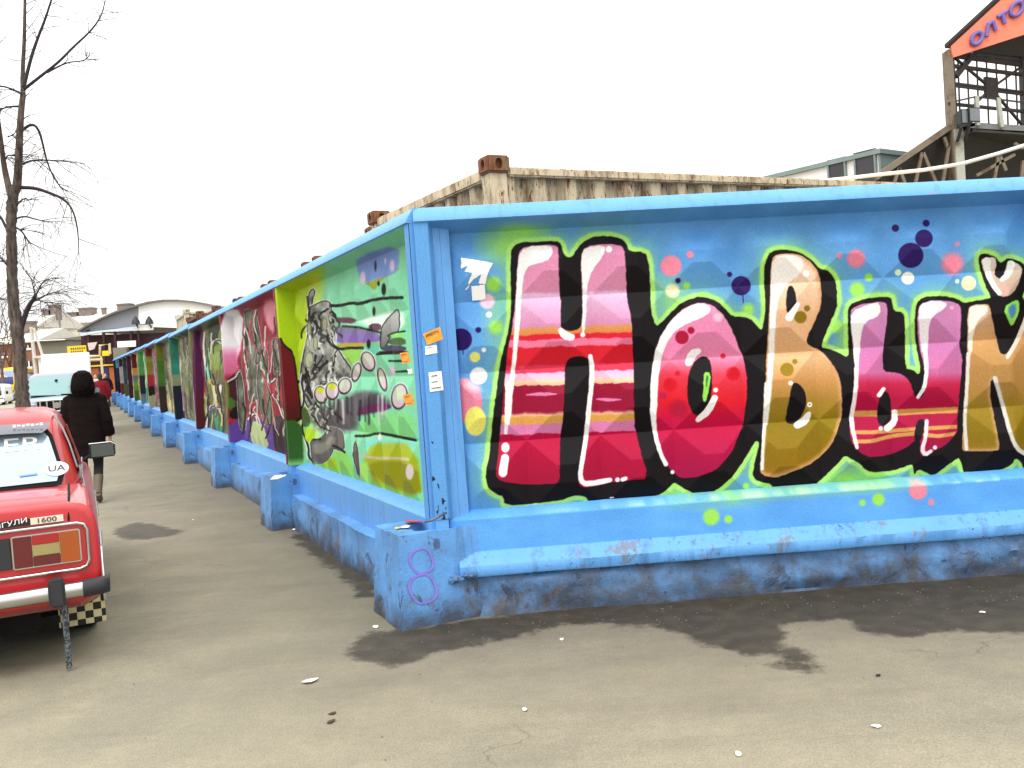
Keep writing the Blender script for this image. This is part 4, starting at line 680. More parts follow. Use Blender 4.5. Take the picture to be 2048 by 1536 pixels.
def cont_meshes(W_, L_=6.06, H_=2.9):
    """container meshes: near long side along x at y=0, end along y at x=0"""
    def corr(n, length, height, dep=.07):
        prof = []; p = length / n
        for i in range(n): prof += [(i * p, 0), (i * p + p * .28, 0), (i * p + p * .42, dep), (i * p + p * .78, dep), (i * p + p * .92, 0)]
        return prof + [(length, 0)]
    z0, z1 = .16, H_ - .13; out = {}
    side = MB(); pr = corr(22, L_ - .32, H_); side.loft([[(.16 + a, .06 + b, z) for a, b in pr] for z in (z0, z1)], cap=False, closed=False); out['side_wall'] = side
    far = MB(); far.loft([[(.16 + a, W_ - .045 - b, z) for a, b in pr] for z in (z0, z1)], cap=False, closed=False); out['far_side_wall'] = far
    pe = corr(10, W_ - .32, H_); e = MB(); e.loft([[(.05 + b, .16 + a, z) for a, b in pe] for z in (z0, z1)], cap=False, closed=False); out['end_wall'] = e
    out['roof'] = MB().box(.06, L_ - .06, .06, W_ - .06, H_ - .11, H_ - .085)
    out['top_rail'] = MB().box(.165, L_ - .165, .012, .10, H_ - .14, H_ - .075, .012); out['end_top_rail'] = MB().box(.012, .11, .165, W_ - .165, H_ - .16, H_ - .075, .012)
    out['door_end'] = MB().box(L_ - .06, L_ - .02, .05, W_ - .05, .1, H_ - .1)
    out['floor_frame'] = MB().box(.02, L_ - .02, .02, W_ - .02, .02, .16)
    for i, (x, y) in enumerate(((0, 0), (L_ - .16, 0), (0, W_ - .16), (L_ - .16, W_ - .16))):
        out['post%d' % i] = MB().box(x + .015, x + .145, y + .015, y + .145, .12, H_ - .121)
    return out
def casting():
    c = MB().box(0, .178, 0, .162, 0, .12, .012).build('casting', None, None)
    h1 = MB().loft([[(.089 + .030 * math.cos(t), y, .06 + .040 * math.sin(t)) for t in np.linspace(0, 2 * math.pi, 16, endpoint=False)] for y in (-.05, .04)]).build('k', None); h2 = MB().loft([[(x, .081 + .028 * math.cos(t), .06 + .040 * math.sin(t)) for t in np.linspace(0, 2 * math.pi, 16, endpoint=False)] for x in (-.05, .045)]).build('k', None)
    cut(c, [h1, h2]); me = c.data; bpy.data.objects.remove(c); return me
CAST = casting(); CMS = cont_meshes(2.44)
M_cont = {'beige': rust_mat('rusty_beige_container_paint', (208, 190, 158), .02), 'slate': rust_mat('slate_blue_container_paint', (70, 84, 104), -.05), 'brown': rust_mat('brown_container_paint', (92, 52, 38), 0), 'white': rust_mat('offwhite_container_paint', (206, 200, 176), -.03)}
M_rust = rust_mat('rusted_casting_steel', (126, 82, 56), .06)
CDATA = {}
def container(loc, col, label):
    e = empty('shipping_container', loc, A25, label, 'container', 'containers lined up behind the fence')
    if col not in CDATA:
        CDATA[col] = {}
        for k, mb in CMS.items():
            o = mb.build('post' if k.startswith('post') else k, M_cont[col], e, smooth=25 if 'rail' in k else None); CDATA[col][k] = o.data
        cm = CAST.copy(); cm.materials.append(M_rust if col in ('beige', 'brown') else M_cont[col]); CDATA[col]['cast'] = cm
    else:
        for k in CMS: link('post' if k.startswith('post') else k, CDATA[col][k], None, e)
    for x, y in ((-.012, -.012), (-.012, 2.30), (5.9, -.012), (5.9, 2.30)): o = link('corner_casting', CDATA[col]['cast'], None, e); o.location = (x, y, 2.9 - .12)
    return e
C0 = ony(976, 312, 6.5)
clab = [('beige', 'rusty beige shipping container with its corner rising above the fence corner'), ('beige', 'rusty beige container behind the fence, second from the fence corner'), ('beige', 'rusty beige container behind the fence, third from the fence corner'), ('beige', 'rusty beige container behind the fence, fourth from the fence corner'), ('slate', 'slate blue container behind the red graffiti panel'), ('brown', 'rust brown container right after the slate blue one'), ('brown', 'rust brown container beside the tall off-white one'), ('white', 'off-white container standing taller than its neighbours behind the fence'), ('white', 'low off-white container beyond the tall one'), ('slate', 'slate container at the far end of the row')]
for n, (c, lb_) in enumerate(clab):
    q = np.array(C0) + D25 * 2.93 * n; zt = {0: 0, 7: .36, 8: -.1, 4: -.03, 5: .04, 6: .12}.get(n, -.04) + float(gz(q[1])) * .6
    ce = container((q[0], q[1], C0[2] - 2.9 + zt), c, lb_)
    if n == 0: ce.rotation_euler.z = A25 + R(3.5); ce.location.z += .01
# sleepers under the first container keep it off the ground
# ================================================================ MARKET HALL
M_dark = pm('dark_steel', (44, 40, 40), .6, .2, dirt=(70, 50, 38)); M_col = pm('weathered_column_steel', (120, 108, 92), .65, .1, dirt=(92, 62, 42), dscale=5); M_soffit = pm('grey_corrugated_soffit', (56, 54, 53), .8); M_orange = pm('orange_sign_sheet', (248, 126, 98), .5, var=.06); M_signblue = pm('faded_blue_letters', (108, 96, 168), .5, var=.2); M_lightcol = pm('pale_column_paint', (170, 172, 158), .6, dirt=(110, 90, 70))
HY = 13.0
def h(px, py, dy=0): return ony(px, py, HY + dy)
hall = empty('market_hall', tuple(ony(1905, 300, HY)[:2]) + (0,), 0, 'steel market hall with an orange gable sign and rusty columns', 'building'); bpy.context.view_layer.update()
HO = np.array(hall.location)
def hp(mb, name, mat, parent=hall, smooth=None):
    if parent is hall: mb.v = [tuple(np.array(v) - HO) for v in mb.v]
    return mb.build(name, mat, parent, smooth)
cx_ = h(1903, 230)[0]; czt = h(1888, 100)[2]
hp(MB().box(cx_ - .045, cx_ + .02, HY - .09, HY + .09, 0, czt - .02), 'column', M_col); hp(MB().box(cx_ + .021, cx_ + .06, HY - .05, HY + .12, 0, czt - .1), 'column', M_dark); hp(MB().box(cx_ - .03, cx_ + .085, HY - .13, HY - .092, 0, h(1908, 262)[2]), 'column', M_lightcol)
apex = h(2260, -246); gable = [h(1893, 98), h(1992, 4), apex, h(2260, 6), h(2048, 72), h(1899, 120)]
sg = hp(MB().prism([p - np.array([0, .12, 0]) for p in gable], (0, .03, 0)), 'gable_sign', M_orange)
mir = lambda p: np.array([2 * apex[0] - p[0], p[1], p[2]])
hp(MB().prism([mir(p) - np.array([0, .12, 0]) for p in gable], (0, .03, 0)), 'gable_sign', M_orange)
rf = MB(); roofdir = X25 * 11
for f in (lambda p: p, mir):
    a = f(h(1879, 102)); b = f(apex + np.array([0, 0, .03])); rd = roofdir
    rf.prism([a + np.array([0, -.15, -.01]), b + np.array([0, -.15, -.01]), b + np.array([0, -.15, .04]), a + np.array([0, -.15, .04])], rd)
hp(rf, 'roof', M_dark)
def hs_(x, y): return np.array([1700 + x / 4.043, y / 4.043])
def signpt(x, y): q = hs_(x, y); return h(*q) - np.array([0, .15, 0])
lt = MB()
def lstroke(pts, w=.055):
    for a, b in zip(pts[:-1], pts[1:]):
        lt.tube([signpt(*a), signpt(*b)], w / 2, 8)
for cx, cy, rx, ry in ((982, 340, 44, 46), (1300, 105, 50, 52)): lstroke([(cx + rx * math.cos(t), cy + ry * math.sin(t) - .45 * rx * math.cos(t)) for t in np.linspace(0, 2 * math.pi, 19)])
lstroke([(1060, 325), (1070, 232), (1112, 202), (1136, 278)]); lstroke([(1148, 170), (1222, 122)]); lstroke([(1186, 148), (1207, 222)]); lstroke([(1372, 20), (1398, 95), (1440, 70), (1452, 30), (1420, 0), (1385, 50)]); lstroke([(1372, 20), (1412, -30), (1430, -10), (1420, 10)])
lt.v = [tuple(np.array(v) - HO) for v in lt.v]; lt.build('lettering', M_signblue, sg)
# clerestory lattice of glazing bars, receding behind the column
LP = h(1912, 200); LN = D25
def lat(x, y): q = hs_(x, y); return onplane(q[0], q[1], LP, LN)
def hbar(name, pts, w, mat=M_dark, hh=None):
    mb = MB()
    for a, b in zip(pts[:-1], pts[1:]): mb.bar(lat(*a), lat(*b), w, hh)
    hp(mb, name, mat)
for a, b, w_ in (((800, 530), (1500, 617), .045), ((800, 668), (1500, 757), .028), ((800, 690), (1500, 778), .028), ((800, 838), (1500, 912), .04), ((800, 420), (1500, 500), .03), ((800, 440), (1500, 530), .03), ((800, 455), (1500, 548), .03)): hbar('glazing_rail', [a, b], w_)
for x in (870, 945, 1022, 1100, 1178, 1256, 1334, 1412): hbar('glazing_bar', [(x, 430), (x + 22, 1010)], .018)
for b in ((850, 470), (1420, 515), (945, 905), (1400, 1020)): hbar('cross_brace', [(1140, 715), b], .03)
hbar('gusset_plate', [(1090, 708), (1190, 720)], .04, hh=.30)
hbar('bracing_strut', [(1000, 430), (850, 620)], .07); hbar('bracing_strut', [(1400, 430), (1425, 1050)], .10)
# dark inner roof behind the sign
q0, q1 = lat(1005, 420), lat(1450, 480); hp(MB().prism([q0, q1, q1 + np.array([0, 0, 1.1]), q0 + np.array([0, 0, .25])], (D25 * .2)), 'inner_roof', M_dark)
# lean-to: sloping roof, eave platform and soffit
lo = [h(1757, 358), h(1896, 252), h(1905, 250), h(1762, 362)]
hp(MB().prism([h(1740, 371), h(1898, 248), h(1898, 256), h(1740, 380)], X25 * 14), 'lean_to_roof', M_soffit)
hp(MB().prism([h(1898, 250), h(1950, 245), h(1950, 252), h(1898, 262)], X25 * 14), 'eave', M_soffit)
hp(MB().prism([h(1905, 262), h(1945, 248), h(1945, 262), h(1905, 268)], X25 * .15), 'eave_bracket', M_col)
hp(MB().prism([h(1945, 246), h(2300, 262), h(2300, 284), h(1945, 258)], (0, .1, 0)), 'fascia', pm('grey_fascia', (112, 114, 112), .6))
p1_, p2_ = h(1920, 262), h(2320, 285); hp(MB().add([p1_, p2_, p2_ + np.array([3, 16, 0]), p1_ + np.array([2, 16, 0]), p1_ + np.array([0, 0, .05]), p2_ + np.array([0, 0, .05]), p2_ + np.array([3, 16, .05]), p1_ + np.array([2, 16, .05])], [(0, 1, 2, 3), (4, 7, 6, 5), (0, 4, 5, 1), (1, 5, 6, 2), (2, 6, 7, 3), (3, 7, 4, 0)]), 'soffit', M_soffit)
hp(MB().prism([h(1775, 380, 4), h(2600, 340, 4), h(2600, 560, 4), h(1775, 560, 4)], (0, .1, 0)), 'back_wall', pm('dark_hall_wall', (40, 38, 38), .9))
def web(name, a, b, w=.04, mat=M_col): q, r_ = hs_(*a), hs_(*b); hp(MB().bar(h(*q, -.03), h(*r_, -.03), w), name, mat)
web('truss_chord', (200, 1440), (800, 1030), .08)
for a, b in (((395, 1360), (350, 1500)), ((395, 1360), (450, 1500)), ((580, 1235), (525, 1500)), ((590, 1235), (705, 1500)), ((760, 1110), (790, 1195)), ((800, 1180), (745, 1500)), ((960, 1040), (875, 1180)), ((1200, 1260), (1160, 1480)), ((1210, 1260), (1260, 1380)), ((1330, 1250), (1020, 1420)), ((1330, 1160), (1400, 1200)), ((1400, 1300), (1385, 1460))): web('truss_web', a, b)
web('handrail_post', (1022, 780), (1035, 1015), .05, M_lightcol); web('handrail_post', (1195, 790), (1228, 1030), .05, M_lightcol); web('handrail', (850, 820), (1015, 782), .02, M_dark); web('handrail', (1015, 782), (1420, 830), .02, M_dark)
M_black = pm('black_lamp_housing', (26, 26, 28), .5); M_lampglass = pm('lamp_glass', (110, 116, 120), .15)
for (x, y), lb_ in (((905, 955), 'black square floodlight beside the hall column'), ((968, 940), 'tilted black floodlight, right one of the pair on the hall')):
    q = hs_(x, y); c = h(*q, -.25); e = empty('floodlight', c, R(20), lb_, 'lamp', 'floodlights on the market hall')
    MB().loft([[(-.10, -.08, -.10), (.10, -.08, -.10), (.10, -.08, .10), (-.10, -.08, .10)], [(-.06, .08, -.06), (.06, .08, -.06), (.06, .08, .06), (-.06, .08, .06)]]).build('housing', M_black, e); MB().box(-.085, .085, -.09, -.082, -.085, .085).build('glass', M_lampglass, e); MB().bar((0, .02, -.12), (0, .10, -.30), .03).build('bracket', M_black, e)
# ---- white cabin with dark openings
wa, wb = ony(1757, 292, 14.0), ony(1525, 350, 15.75); wb[2] = wa[2]; u = (wb - wa); u[2] = 0; Lc = np.linalg.norm(u); ang = math.atan2(u[1], u[0])
cab = empty('roof_cabin', (wa[0], wa[1], 0), ang, 'white flat-roofed cabin with dark window openings behind the container', 'building'); bpy.context.view_layer.update()
M_whitewall = pm('white_cabin_wall', (236, 236, 234), .7, var=.05); M_trim = pm('grey_green_trim', (120, 136, 134), .5)
MB().box(0, Lc + 3, -4, 0, 0, wa[2] - .12).build('wall', M_whitewall, cab); MB().box(-.06, Lc + 3, -4.05, .06, wa[2] - .119, wa[2] - .05).build('parapet', M_trim, cab)
MB().box(-.03, .001, -4, .02, 0, wa[2] - .12).build('corner_trim', M_trim, cab)
Wm = np.array(cab.matrix_world.inverted()); un = np.array([-math.sin(ang), math.cos(ang), 0])
for a, b, c, d in ((1662, 320, 1690, 356), (1716, 305, 1750, 356)):
    pl = [onplane(x, y, wa, un) for x, y in ((a, b), (c, b), (c, d), (a, d))]; lc = np.array([Wm[:3, :3] @ p + Wm[:3, 3] for p in pl]); x0, x1 = lc[:, 0].min(), lc[:, 0].max(); z1 = lc[:, 2].max(); z0 = z1 - 1.0
    f = MB().box(x0, x1, .004, .03, z0, z1).build('window', pm('dark_window', (54, 52, 58), .3), cab); MB().box(x0 - .03, x0 - .002, .004, .05, z0, z1).box(x1 + .002, x1 + .03, .004, .05, z0, z1).build('frame', M_trim, f)
# ---- white cable
cb = MB().tube([ony(1640 - 100, 372, 9), ony(1700, 356, 9), ony(1759, 349, 9), ony(1848, 340, 9), ony(1922, 328, 9), ony(1997, 307, 9), ony(2048, 291, 9), ony(2200, 236, 9), ony(2400, 150, 9)], .018, 8).build('cable', pm('white_cable', (236, 234, 226), .5), smooth=60); tag(cb, 'white cable sagging across in front of the market hall', 'cable')
# ================================================================ PAPERS AND STICKERS
M_paper = pm('white_notice_paper', (240, 240, 238), .7, var=.04); M_orpap = pm('orange_sticker_paper', (250, 156, 40), .6, var=.08); M_ink = pm('black_print', (26, 22, 24), .7); M_inkb = pm('grey_print', (90, 96, 110), .7)
def frame_of(o): W_ = np.array(o.matrix_world); return W_[:3, :3], W_[:3, 3]
Rr, Or = frame_of(fr); Rl, Ol = frame_of(fl)
def sticker(name, quad, plane, mat, label, cat, group, lines=0, words=None):
    """quad: four photograph points (clockwise from top left) on a fence face; plane = (point, outward normal)"""
    P, n = np.asarray(plane[0]), np.asarray(plane[1]); q = [onplane(x, y, P, n) + n * .004 for x, y in quad]; base = (q[2] + q[3]) / 2
    e = empty(name, base, 0, label, cat, group); q = [p - base for p in q]
    mb = MB(); N = 5; c = lambda u, v: (q[0] * (1 - u) + q[1] * u) * (1 - v) + (q[3] * (1 - u) + q[2] * u) * v + n * (.004 * (abs(u - .5) * 2) ** 3 * (1 - v) + .002 * math.sin(5 * u + 7 * v))
    front = [c(i / N, j / N) for j in range(N + 1) for i in range(N + 1)]; m = len(front); fs = [(j * (N + 1) + i, j * (N + 1) + i + 1, (j + 1) * (N + 1) + i + 1, (j + 1) * (N + 1) + i) for j in range(N) for i in range(N)]
    mb.add(front + [p - n * .0015 for p in front], fs + [tuple(k + m for k in f[::-1]) for f in fs]); mb.build('sheet', mat, e)
    ux = q[1] - q[0]; uy = q[0] - q[3]; W_ = np.linalg.norm(ux)
    if words:
        for k, (wd, v) in enumerate(words): text_part('print', wd, np.linalg.norm(uy) * .30, c(.5, v) + n * .007, ux, uy, M_ink, e, .0004)
    g = np.random.default_rng(int(abs(quad[0][0]) + quad[0][1]))
    for k in range(lines):
        v = .18 + .62 * k / max(1, lines - 1); a, b = c(g.uniform(.08, .2), v), c(g.uniform(.6, .92), v); MB().prism([a + n * .006, b + n * .006, b + n * .006 - uy * .05, a + n * .006 - uy * .05], n * .0006).build('print_line', M_inkb if k else M_ink, e)
    return e
nR = -Rr[:, 1]; nL = -Rl[:, 0]; pR = (Or, nR); pL = (Ol + nL * .004, nL)
sticker('flyer', [(846, 668), (880, 654), (886, 678), (855, 690)], pR, M_orpap, 'orange flyer with black lettering, tilted on the corner post', 'flyer', 'orange flyers near the fence corner', 1, [('РАБОТА', .3)])
sticker('notice', [(850, 693), (873, 690), (875, 706), (851, 710)], pR, M_paper, 'small white notice right under the tilted orange flyer', 'notice', 'white notices on the fence', 1)
sticker('notice', [(857, 745), (883, 742), (887, 780), (860, 784)], pR, M_paper, 'white notice with two dark lines, lowest on the corner post', 'notice', 'white notices on the fence', 3)
sticker('flyer', [(802, 706), (818, 703), (822, 724), (806, 728)], pL, M_orpap, 'orange flyer at the edge of the green panel, beside the fin', 'flyer', 'orange flyers near the fence corner', 2)
sticker('flyer', [(808, 790), (826, 786), (830, 808), (813, 812)], pL, M_orpap, 'orange flyer beside the last pebble of the string', 'flyer', 'orange flyers near the fence corner', 2)
sticker('notice', [(817, 738), (826, 737), (827, 747), (818, 748)], pL, M_paper, 'tiny white paper scrap between the two orange flyers', 'notice', 'white notices on the fence')
def field_paper(name, polys, label, cat, mat, group=None, off=.004):
    """paper pasted on the relief of the lettered panel"""
    b = onplane(*polys[0][0], Or + nR * -.12, nR); mb = MB(); cell = .004
    for poly in polys:
        loc = [Rr.T @ (onplane(x, y, Or - nR * .13, nR) - Or) for x, y in poly]; pp = np.array([(p[0], p[2]) for p in loc]); x0, z0 = pp.min(0); x1, z1 = pp.max(0)
        S = np.arange(x0, x1 + cell, cell); Z = np.arange(z0, z1 + cell, cell); SS, ZZ = np.meshgrid(S, Z); T_ = relief(SS, ZZ, 0, 4.0) + off; inside = sdf_poly(SS + cell / 2, ZZ + cell / 2, pp) < 0
        vid = {}
        def vi(j, i):
            if (j, i) not in vid: vid[(j, i)] = len(mb.v); mb.v.append(tuple(Rr @ np.array([S[i], -T_[j, i], Z[j]]) + Or - b))
            return vid[(j, i)]
        for j in range(len(Z) - 1):
            for i in range(len(S) - 1):
                if inside[j, i]: mb.f.append((vi(j, i), vi(j, i + 1), vi(j + 1, i + 1), vi(j + 1, i)))
    o = mb.build(name, mat); o.location = Vector(b); return tag(o, label, cat, group)
field_paper('torn_poster', [c1((212, 395), (430, 432), (405, 480), (390, 520), (378, 575), (330, 570), (350, 510), (300, 540), (270, 575), (258, 570), (290, 500), (235, 490), (262, 450), (212, 470)), c1((240, 615), (270, 575), (262, 600))], 'torn white poster with ragged strips left of the letter H', 'poster', M_paper)
fp = field_paper('notice', [c1((282, 590), (372, 578), (382, 676), (290, 685))], 'white paper notice hanging from the torn poster', 'notice', M_paper, 'white notices on the fence', .009)
# ================================================================ LITTER
M_red = pm('red_plastic', (214, 34, 34), .4); M_litter = pm('white_litter', (232, 230, 224), .7, var=.05); M_brown = pm('brown_leaf_litter', (70, 52, 36), .8)
def scrap(px, py, sz, label, mat=M_litter, z=0.0, name='paper_scrap', cat='litter', group='litter on the pavement', seed=0):
    g = np.random.default_rng(seed + int(px)); c = onz(px, py, z); n = 7; mb = MB(); ring = [(sz * (.6 + .5 * g.random()) * math.cos(t) * 1.3, sz * (.5 + .5 * g.random()) * math.sin(t), .005 + sz * .28 * g.random()) for t in np.linspace(0, 2 * math.pi, n, endpoint=False)]
    vs = ring + [(0, 0, .008 + sz * .16)] + [(x, y, zz - .003) for x, y, zz in ring] + [(0, 0, .005 + sz * .14)]
    mb.add(vs, [(i, (i + 1) % n, n) for i in range(n)] + [((i + 1) % n + n + 1, i + n + 1, 2 * n + 1) for i in range(n)] + [(i, i + n + 1, (i + 1) % n + n + 1, (i + 1) % n) for i in range(n)]); o = mb.build(name, mat); o.location = Vector((c[0], c[1], z)); o.rotation_euler.z = g.uniform(0, 6); return tag(o, label, cat, group)
for k, (x, y, s_, lb_) in enumerate([(620, 1364, .035, 'white paper scrap on the open asphalt left of centre'), (590, 1060, .03, 'white scrap at the foot of the second footing'), (496, 990, .03, 'white crumpled scrap beside the third footing'), (255, 848, .05, 'white scrap lying on the far pavement'), (1124, 1280, .014, 'small white scrap below the letter H'), (1965, 1226, .016, 'white cigarette-sized scrap on the damp patch at right'), (752, 1255, .022, 'white scrap beside the corner footing'), (1050, 1421, .016, 'pale scrap on the asphalt below the corner'), (1478, 1510, .016, 'pale scrap near the lower edge of the picture'), (1752, 1454, .016, 'pale scrap on the asphalt at lower right'), (386, 1040, .012, 'tiny white scrap near the damp oval')]): scrap(x, y, s_, lb_)
scrap(665, 1428, .018, 'small brown leaf scrap, upper of a pair', M_brown, name='leaf_scrap'); scrap(662, 1445, .020, 'small brown leaf scrap, lower of a pair', M_brown, name='leaf_scrap', seed=4); scrap(1756, 1352, .012, 'small black scrap on the asphalt below the letter Ы', M_ink, name='leaf_scrap')
ft = .555
scrap(827, 1047, .055, 'crushed red cup on the corner footing', M_red, ft, 'crushed_cup', group='litter on the footings'); scrap(812, 1056, .045, 'white wrapper in the socket of the corner footing', M_litter, ft, 'wrapper', group='litter on the footings', seed=2); scrap(798, 1058, .03, 'yellow wrapper in the socket of the corner footing', pm('yellow_wrapper', (214, 190, 60), .5), ft, 'wrapper', group='litter on the footings', seed=3)
scrap(556, 957, .08, 'white crumpled bag on top of the second footing', M_litter, ft + .02, 'crumpled_bag', group='litter on the footings', seed=5)
g = np.random.default_rng(3); mb = MB()
for k in range(420):
    if k < 250: t = g.random(); x = -1 + 5 * t; y = 5.55 - abs(g.normal(0, .35))
    else: x, y = g.uniform(-5, 5), g.uniform(2.2, 9)
    if x < -.5 and y > 5.2 + (-.5 - x) * 2.1: continue
    s_ = g.uniform(.002, .006); a = g.uniform(0, 6); mb.add([(x + s_ * math.cos(a + q), y + s_ * math.sin(a + q), .002) for q in (0, 1.7, 3.3, 4.9)] + [(x, y, s_ * .9 + .002)], [(0, 1, 4), (1, 2, 4), (2, 3, 4), (3, 0, 4)])
tag(mb.build('grit', pm('pale_grit', (112, 102, 86), .9, var=.7, scale=40)), 'loose grit and crumbs scattered over the asphalt', 'grit', kind='stuff')
wt = MB().tube([ony(850, 1044, 5.45), ony(866, 1040, 5.42), ony(880, 1032, 5.45), ony(892, 1026, 5.55)], .008, 6).build('tie_wire', pm('grey_wire', (96, 100, 110), .5, .5), smooth=60); tag(wt, 'bent grey tie wire joining the two fences at the corner', 'wire')
# ================================================================ RED SALOON CAR
def paint_mat(name, rgb, rough=.25, dirt=.3):
    k = NT(name); c = lin(rgb); co = k.co()
    g = k.n('ShaderNodeSeparateXYZ'); k.l(co, g.inputs[0])
    d = k.ramp(k.math('ADD', k.math('MULTIPLY', g.outputs[2], 1.3), k.noise(3, 6)), [(.55, 1.0), (1.15, 0.0)])
    col = k.mix(k.noise(5, 5), tuple(c * .92), tuple(np.clip(c * 1.05, 0, 1))); col = k.mix(k.math('MULTIPLY', d, dirt), col, tuple(lin((96, 80, 66))))
    k.base(col); k.set(rough=k.ramp(d, [(0.0, rough), (1.0, .65)]), coat=.6); k.b.inputs['Coat Roughness'].default_value = .10; return k.m
M_carred = paint_mat('red_car_paint', (186, 30, 38), .4, .45); M_rubber = pm('black_rubber', (16, 16, 18), .85, spec=.25); M_chrome = pm('dull_chrome', (196, 196, 196), .22, 1.0, var=.1); M_plastic = pm('black_bumper_plastic', (36, 38, 42), .6); M_tyre = pm('tyre_rubber', (28, 27, 26), .9)
def glass_mat(name, rgb, rough=.08, metal=.65):
    k = NT(name); c = lin(rgb); k.base(k.mix(k.noise(2.2, 4), tuple(c * .8), tuple(np.clip(c * 1.1, 0, 1)))); k.set(rough=rough, metal=metal, coat=.6); return k.m
M_cglass = glass_mat('rear_glass_painted_sky', (158, 180, 196), .1, .35); M_gdark = glass_mat('dark_car_glass', (40, 46, 50), .06, .2)  # rear glass: pale, part-metallic base stands in for reflected sky
def wheel(parent, u, v, z, r, w, name='wheel', rimmat=None):
    t = MB(); prof = [(-w / 2, r * .66), (-w / 2, r * .9), (-w * .40, r * .97), (-w * .25, r), (w * .25, r), (w * .40, r * .97), (w / 2, r * .9), (w / 2, r * .66)]
    rings = [[(u + a, v + b * math.cos(k), z + b * math.sin(k)) for a, b in prof] for k in np.linspace(0, 2 * math.pi, 28, endpoint=False)]; rings.append(rings[0]); t.loft(rings, cap=False)
    o = t.build(name, M_tyre, parent, smooth=40); q = MB()
    for sg in (-1, 1): q.loft([[(u + sg * w * .46, v + rr * math.cos(k), z + rr * math.sin(k)) for k in np.linspace(0, 2 * math.pi, 20, endpoint=False)] for rr in (r * .67,)] + [[(u + sg * w * .34, v + r * .45 * math.cos(k), z + r * .45 * math.sin(k)) for k in np.linspace(0, 2 * math.pi, 20, endpoint=False)], [(u + sg * w * .42, v + r * .2 * math.cos(k), z + r * .2 * math.sin(k)) for k in np.linspace(0, 2 * math.pi, 20, endpoint=False)]])
    q.build('rim', rimmat or pm('steel_rim', (120, 122, 124), .4, .8), o, smooth=40); return o
Q = onz(211, 1150, .50); car_o = Q - X25 * .82 - D25 * 0.0
car = empty('red_saloon_car', (car_o[0], car_o[1], 0), A25, 'red boxy saloon car seen from behind with white window lettering', 'car'); bpy.context.view_layer.update()
def carpt(px, py, v):
    p = onplane(px, py, np.array([car_o[0], car_o[1], 0]) + D25 * v, D25); d = p - np.array([car_o[0], car_o[1], 0]); return np.array([d @ X25, v, p[2]])
def bring(v, w, zb, zt, cr=.012):
    hp_ = [(0, zb), (.86 * w, zb), (.965 * w, zb + .04), (w, zb + .12), (w + .004, .60), (w, zt - .16), (w - .012, zt - .075), (w - .035, zt - .03), (w - .075, zt - .006), (w - .15, zt + cr * .5), (0, zt + cr)]
    return [(a, v, b) for a, b in hp_] + [(-a, v, b) for a, b in hp_[-2:0:-1]]
body = MB().loft([bring(*a) for a in ((.030, .772, .40, .892), (.034, .786, .38, .912), (.05, .799, .36, .926), (.10, .803, .34, .932), (.30, .806, .28, .944), (.72, .806, .22, .955), (1.0, .806, .19, .95), (2.9, .806, .19, .945), (3.3, .803, .22, .925), (3.75, .795, .27, .895), (3.98, .78, .33, .86), (4.04, .75, .42, .78))])
bo = body.build('body', M_carred, car, smooth=35)
cuts = []
for v, in ((.98,), (3.42,)):
    for sg in (-1, 1): cuts.append(MB().loft([[(u, v + .335 * math.cos(k), .27 + .335 * math.sin(k)) for k in np.linspace(0, 2 * math.pi, 28, endpoint=False)] for u in (sg * .56, sg * .95)]).build('k'))
for c in cuts: c.matrix_world = car.matrix_world
cut(bo, cuts); bo.data.shade_smooth(); bo.data.set_sharp_from_angle(angle=R(35))
MB().box(-.72, .72, .70, 3.8, .16, .42).box(-.45, .45, .22, .699, .20, .42).build('underbody', M_rubber, car)
def gring(z, v0, v1, w, n=44, p=7): return [(x, y, z) for x, y, _ in ell(0, (v0 + v1) / 2, 0, w, (v1 - v0) / 2, n, p)]
cab_r = MB().loft([gring(*a) for a in ((.90, .70, 3.03, .742), (1.0, .775, 2.95, .728), (1.10, .865, 2.84, .704), (1.20, .955, 2.73, .678), (1.30, 1.05, 2.62, .648), (1.375, 1.12, 2.54, .62), (1.415, 1.20, 2.46, .585), (1.44, 1.34, 2.33, .52), (1.452, 1.6, 2.1, .38))]).build('cabin', M_carred, car, smooth=40)
# rear window follows the cabin's rear slope
def rslope(z, off): 
    v = np.interp(z, [.90, 1.0, 1.10, 1.20, 1.30, 1.36], [.70, .775, .865, .955, 1.05, 1.12]); return v - off * .75, z + off * .65
def rpatch(z0, z1, w0, w1, off, n=10, cr=.05):
    mb = MB(); rows = []
    for t in np.linspace(0, 1, 7):
        z = z0 + (z1 - z0) * t; w_ = w0 + (w1 - w0) * t; k = 1 - .055 * (abs(2 * t - 1) ** 8); rows.append([(x * w_ * k, rslope(z, off)[0], rslope(z, off)[1]) for x in np.linspace(-1, 1, n)])
    mb.loft(rows, cap=False, closed=False); return mb
gk = rpatch(.965, 1.335, .655, .570, .006).build('window_gasket', M_rubber, car, smooth=40); rg = rpatch(.988, 1.312, .628, .548, .012).build('rear_window', M_cglass, car, smooth=40)
vz = MB(); rows = []
for t in np.linspace(0, 1, 6): rows.append([(x * (.575 - .05 * t ** 2), rslope(1.345 - .085 * t, .010 + .06 * t)[0] - .0, rslope(1.345 - .085 * t, .012 + .045 * t)[1] + .012 * (1 - abs(x) ** 4)) for x in np.linspace(-1, 1, 13)])
vz.loft(rows, cap=False, closed=False); vo = vz.build('window_visor', pm('smoked_visor', (52, 58, 72), .2, .1, coat=.6), car, smooth=50)
dv = np.array([0, -.755, .0]); rs0, rs1 = np.array([0, *rslope(1.0, .017)]), np.array([0, *rslope(1.3, .017)]); up_ = (rs1 - rs0) / np.linalg.norm(rs1 - rs0)
M_decal = pm('white_vinyl', (244, 246, 248), .5, var=.03)
